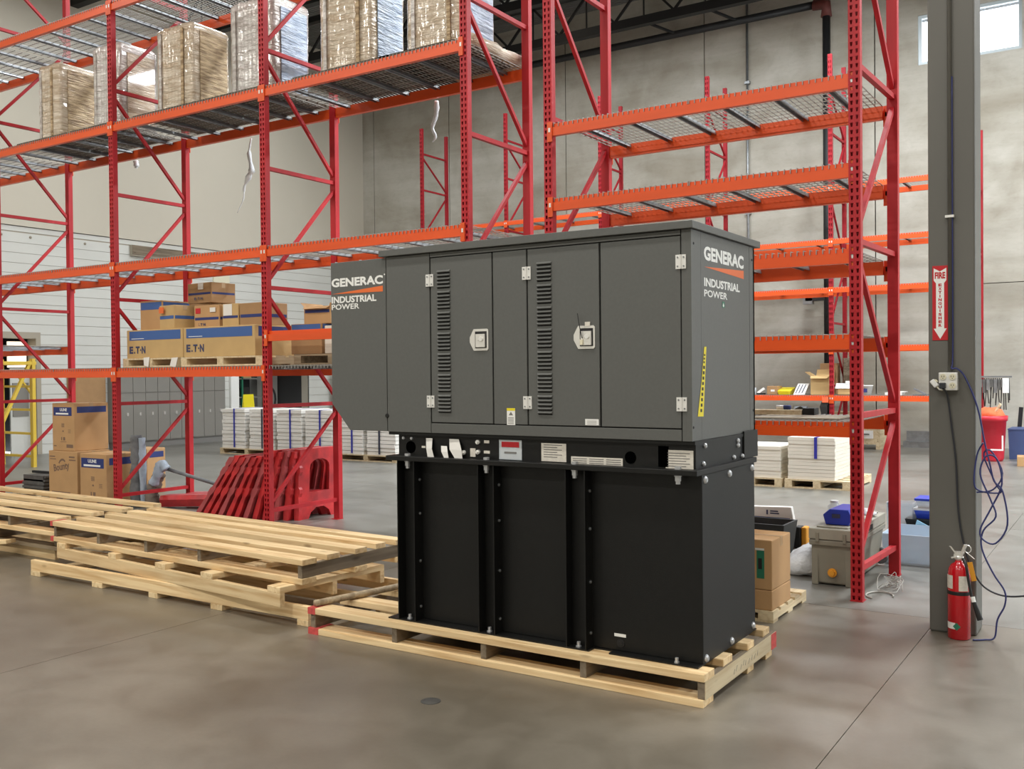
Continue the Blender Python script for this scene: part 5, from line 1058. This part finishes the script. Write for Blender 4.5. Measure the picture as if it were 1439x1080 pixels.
rd = thing('hanging_rag', 'orange and dark rag hanging from the rear row beam end', 'rag', (-5.14, 19.15, 1.0)); MB().ring([[(-5.2, 19.12, 1.09), (-5.1, 19.12, 1.09), (-5.1, 19.16, 1.09), (-5.2, 19.16, 1.09)], [(-5.27, 19.1, .9), (-5.14, 19.1, .9), (-5.14, 19.16, .9), (-5.27, 19.16, .9)], [(-5.22, 19.12, .62), (-5.14, 19.12, .62), (-5.14, 19.15, .62), (-5.22, 19.15, .62)]]).build('cloth', 'dark', rd); MB().box(-5.22, -5.10, 19.09, 19.098, .98, 1.09).build('orange_patch', 'orange_cloth', rd)
# crate with drawers at the wall
cr = thing('wooden_crate', 'pale wooden crate with two white drawers on the floor by the concrete wall', 'crate', (-4.7, 20.4, 0))
MB().box(-5.35, -4.42, 20.35, 20.95, .10, .74).box(-4.50, -4.42, 20.35, 20.95, 0, .10).box(-5.35, -5.27, 20.35, 20.95, 0, .10).build('crate_body', 'wood_pale', cr)
for z in (.22, .52): d = MB().box(-5.25, -4.55, 20.33, 20.349, z, z+.16).build('drawer', 'white_paint', cr); MB().box(-4.75, -4.62, 20.31, 20.329, z+.07, z+.10).build('handle', 'ink_grey', d)
ws = thing('metal_trough', 'long pale metal trough on the floor along the concrete wall', 'trough', (-3.6, 21.3, 0)); MB().box(-4.15, -2.9, 21.2, 21.6, 0, .12).box(-4.15, -2.9, 21.55, 21.6, .12, .32).build('trough_body', 'steel', ws)
MB().bar((-3.55, 21.4, .14), (-3.5, 21.5, .36), .05, .02).bar((-3.35, 21.4, .14), (-3.25, 21.5, .36), .05, .02).build('brush', 'blacktext', ws)
# bins at the far right
rbn = thing('red_bin', 'red plastic bin stuffed with orange rags by the rear row', 'bin', (-2.2, 19.35, 0))
MB().lathe([(.20, 0), (.22, .05), (.26, .70), (.28, .70), (.285, .79), (.26, .79), (.24, .70)], (-2.24, 18.8, 0), 18).build('bin_body', 'bin_red', rbn, True)
MB().ring([[(-2.24+r*math.cos(a), 18.8+r*math.sin(a), z+.03*math.sin(3*a)) for a in [i*math.pi/8 for i in range(16)]] for r, z in ((.25, .76), (.2, .86), (.1, .91), (.02, .9))]).build('rags', 'orange_cloth', rbn, True)
MB().bar((-2.18, 18.72, .8), (-2.05, 18.6, 1.0), .03, .03).build('stick', 'wood_pale', rbn)
MB().box(-2.2, -2.0, 18.515, 18.52, .2, .225).box(-2.025, -2.0, 18.515, 18.52, .225, .46).build('white_tape', 'white_paint', rbn)
bnb = tote('denim blue lidded tote by the concrete wall at the right edge', -2.0, -1.2, 19.2, 19.9, 0, .52, 'bin_navy', 'bin_navy', 'tote'); bnb['group'] = 'bins by the concrete wall'
stt = thing('black_pole', 'short black pole standing out of the blue tote', 'pole', (-1.9, 19.95, 0)); MB().bar((-1.93, 19.95, 0), (-1.86, 19.95, .9), .07, .03).build('pole', 'black', stt)
wd_ = carton('brown carton lying on the floor at the right edge by the bins', -1.75, -1.3, 17.9, 18.3, 0, .16, 'card', .1)
hk = thing('cable_rack', 'bundle of black cables hanging on a wall bar at the right rear post', 'cable rack', (-2.2, 19.1, 1.4))
MB().box(-2.50, -1.92, 19.05, 19.09, 1.45, 1.48).build('hook_bar', 'steel', hk)
rg = random.Random(2)
for k in range(16):
    x = -2.42 + k*.03; z = 1.44; l = rg.uniform(.35, .58)
    MB().tube(smooth_pts([(x, 19.07, z), (x+rg.uniform(-.02, .02), 19.03, z-l*.5), (x+rg.uniform(-.03, .03), 19.04, z-l)], 3), .009, 5).build('cable', 'blacktext', hk, True)
    if k % 2 == 0: MB().box(x-.02, x+.03, 18.99, 19.02, z-.16-.05*(k % 3), z-.02).build('clip', 'motor' if k % 4 else 'steel', hk)
MB().box(-2.06, -1.96, 18.97, 18.99, 1.18, 1.44).build('tag_sheet', 'plastic_white', hk)
MB().box(-2.52, -2.48, 19.05, 19.19, 1.44, 1.49).build('bracket', 'steel', hk)
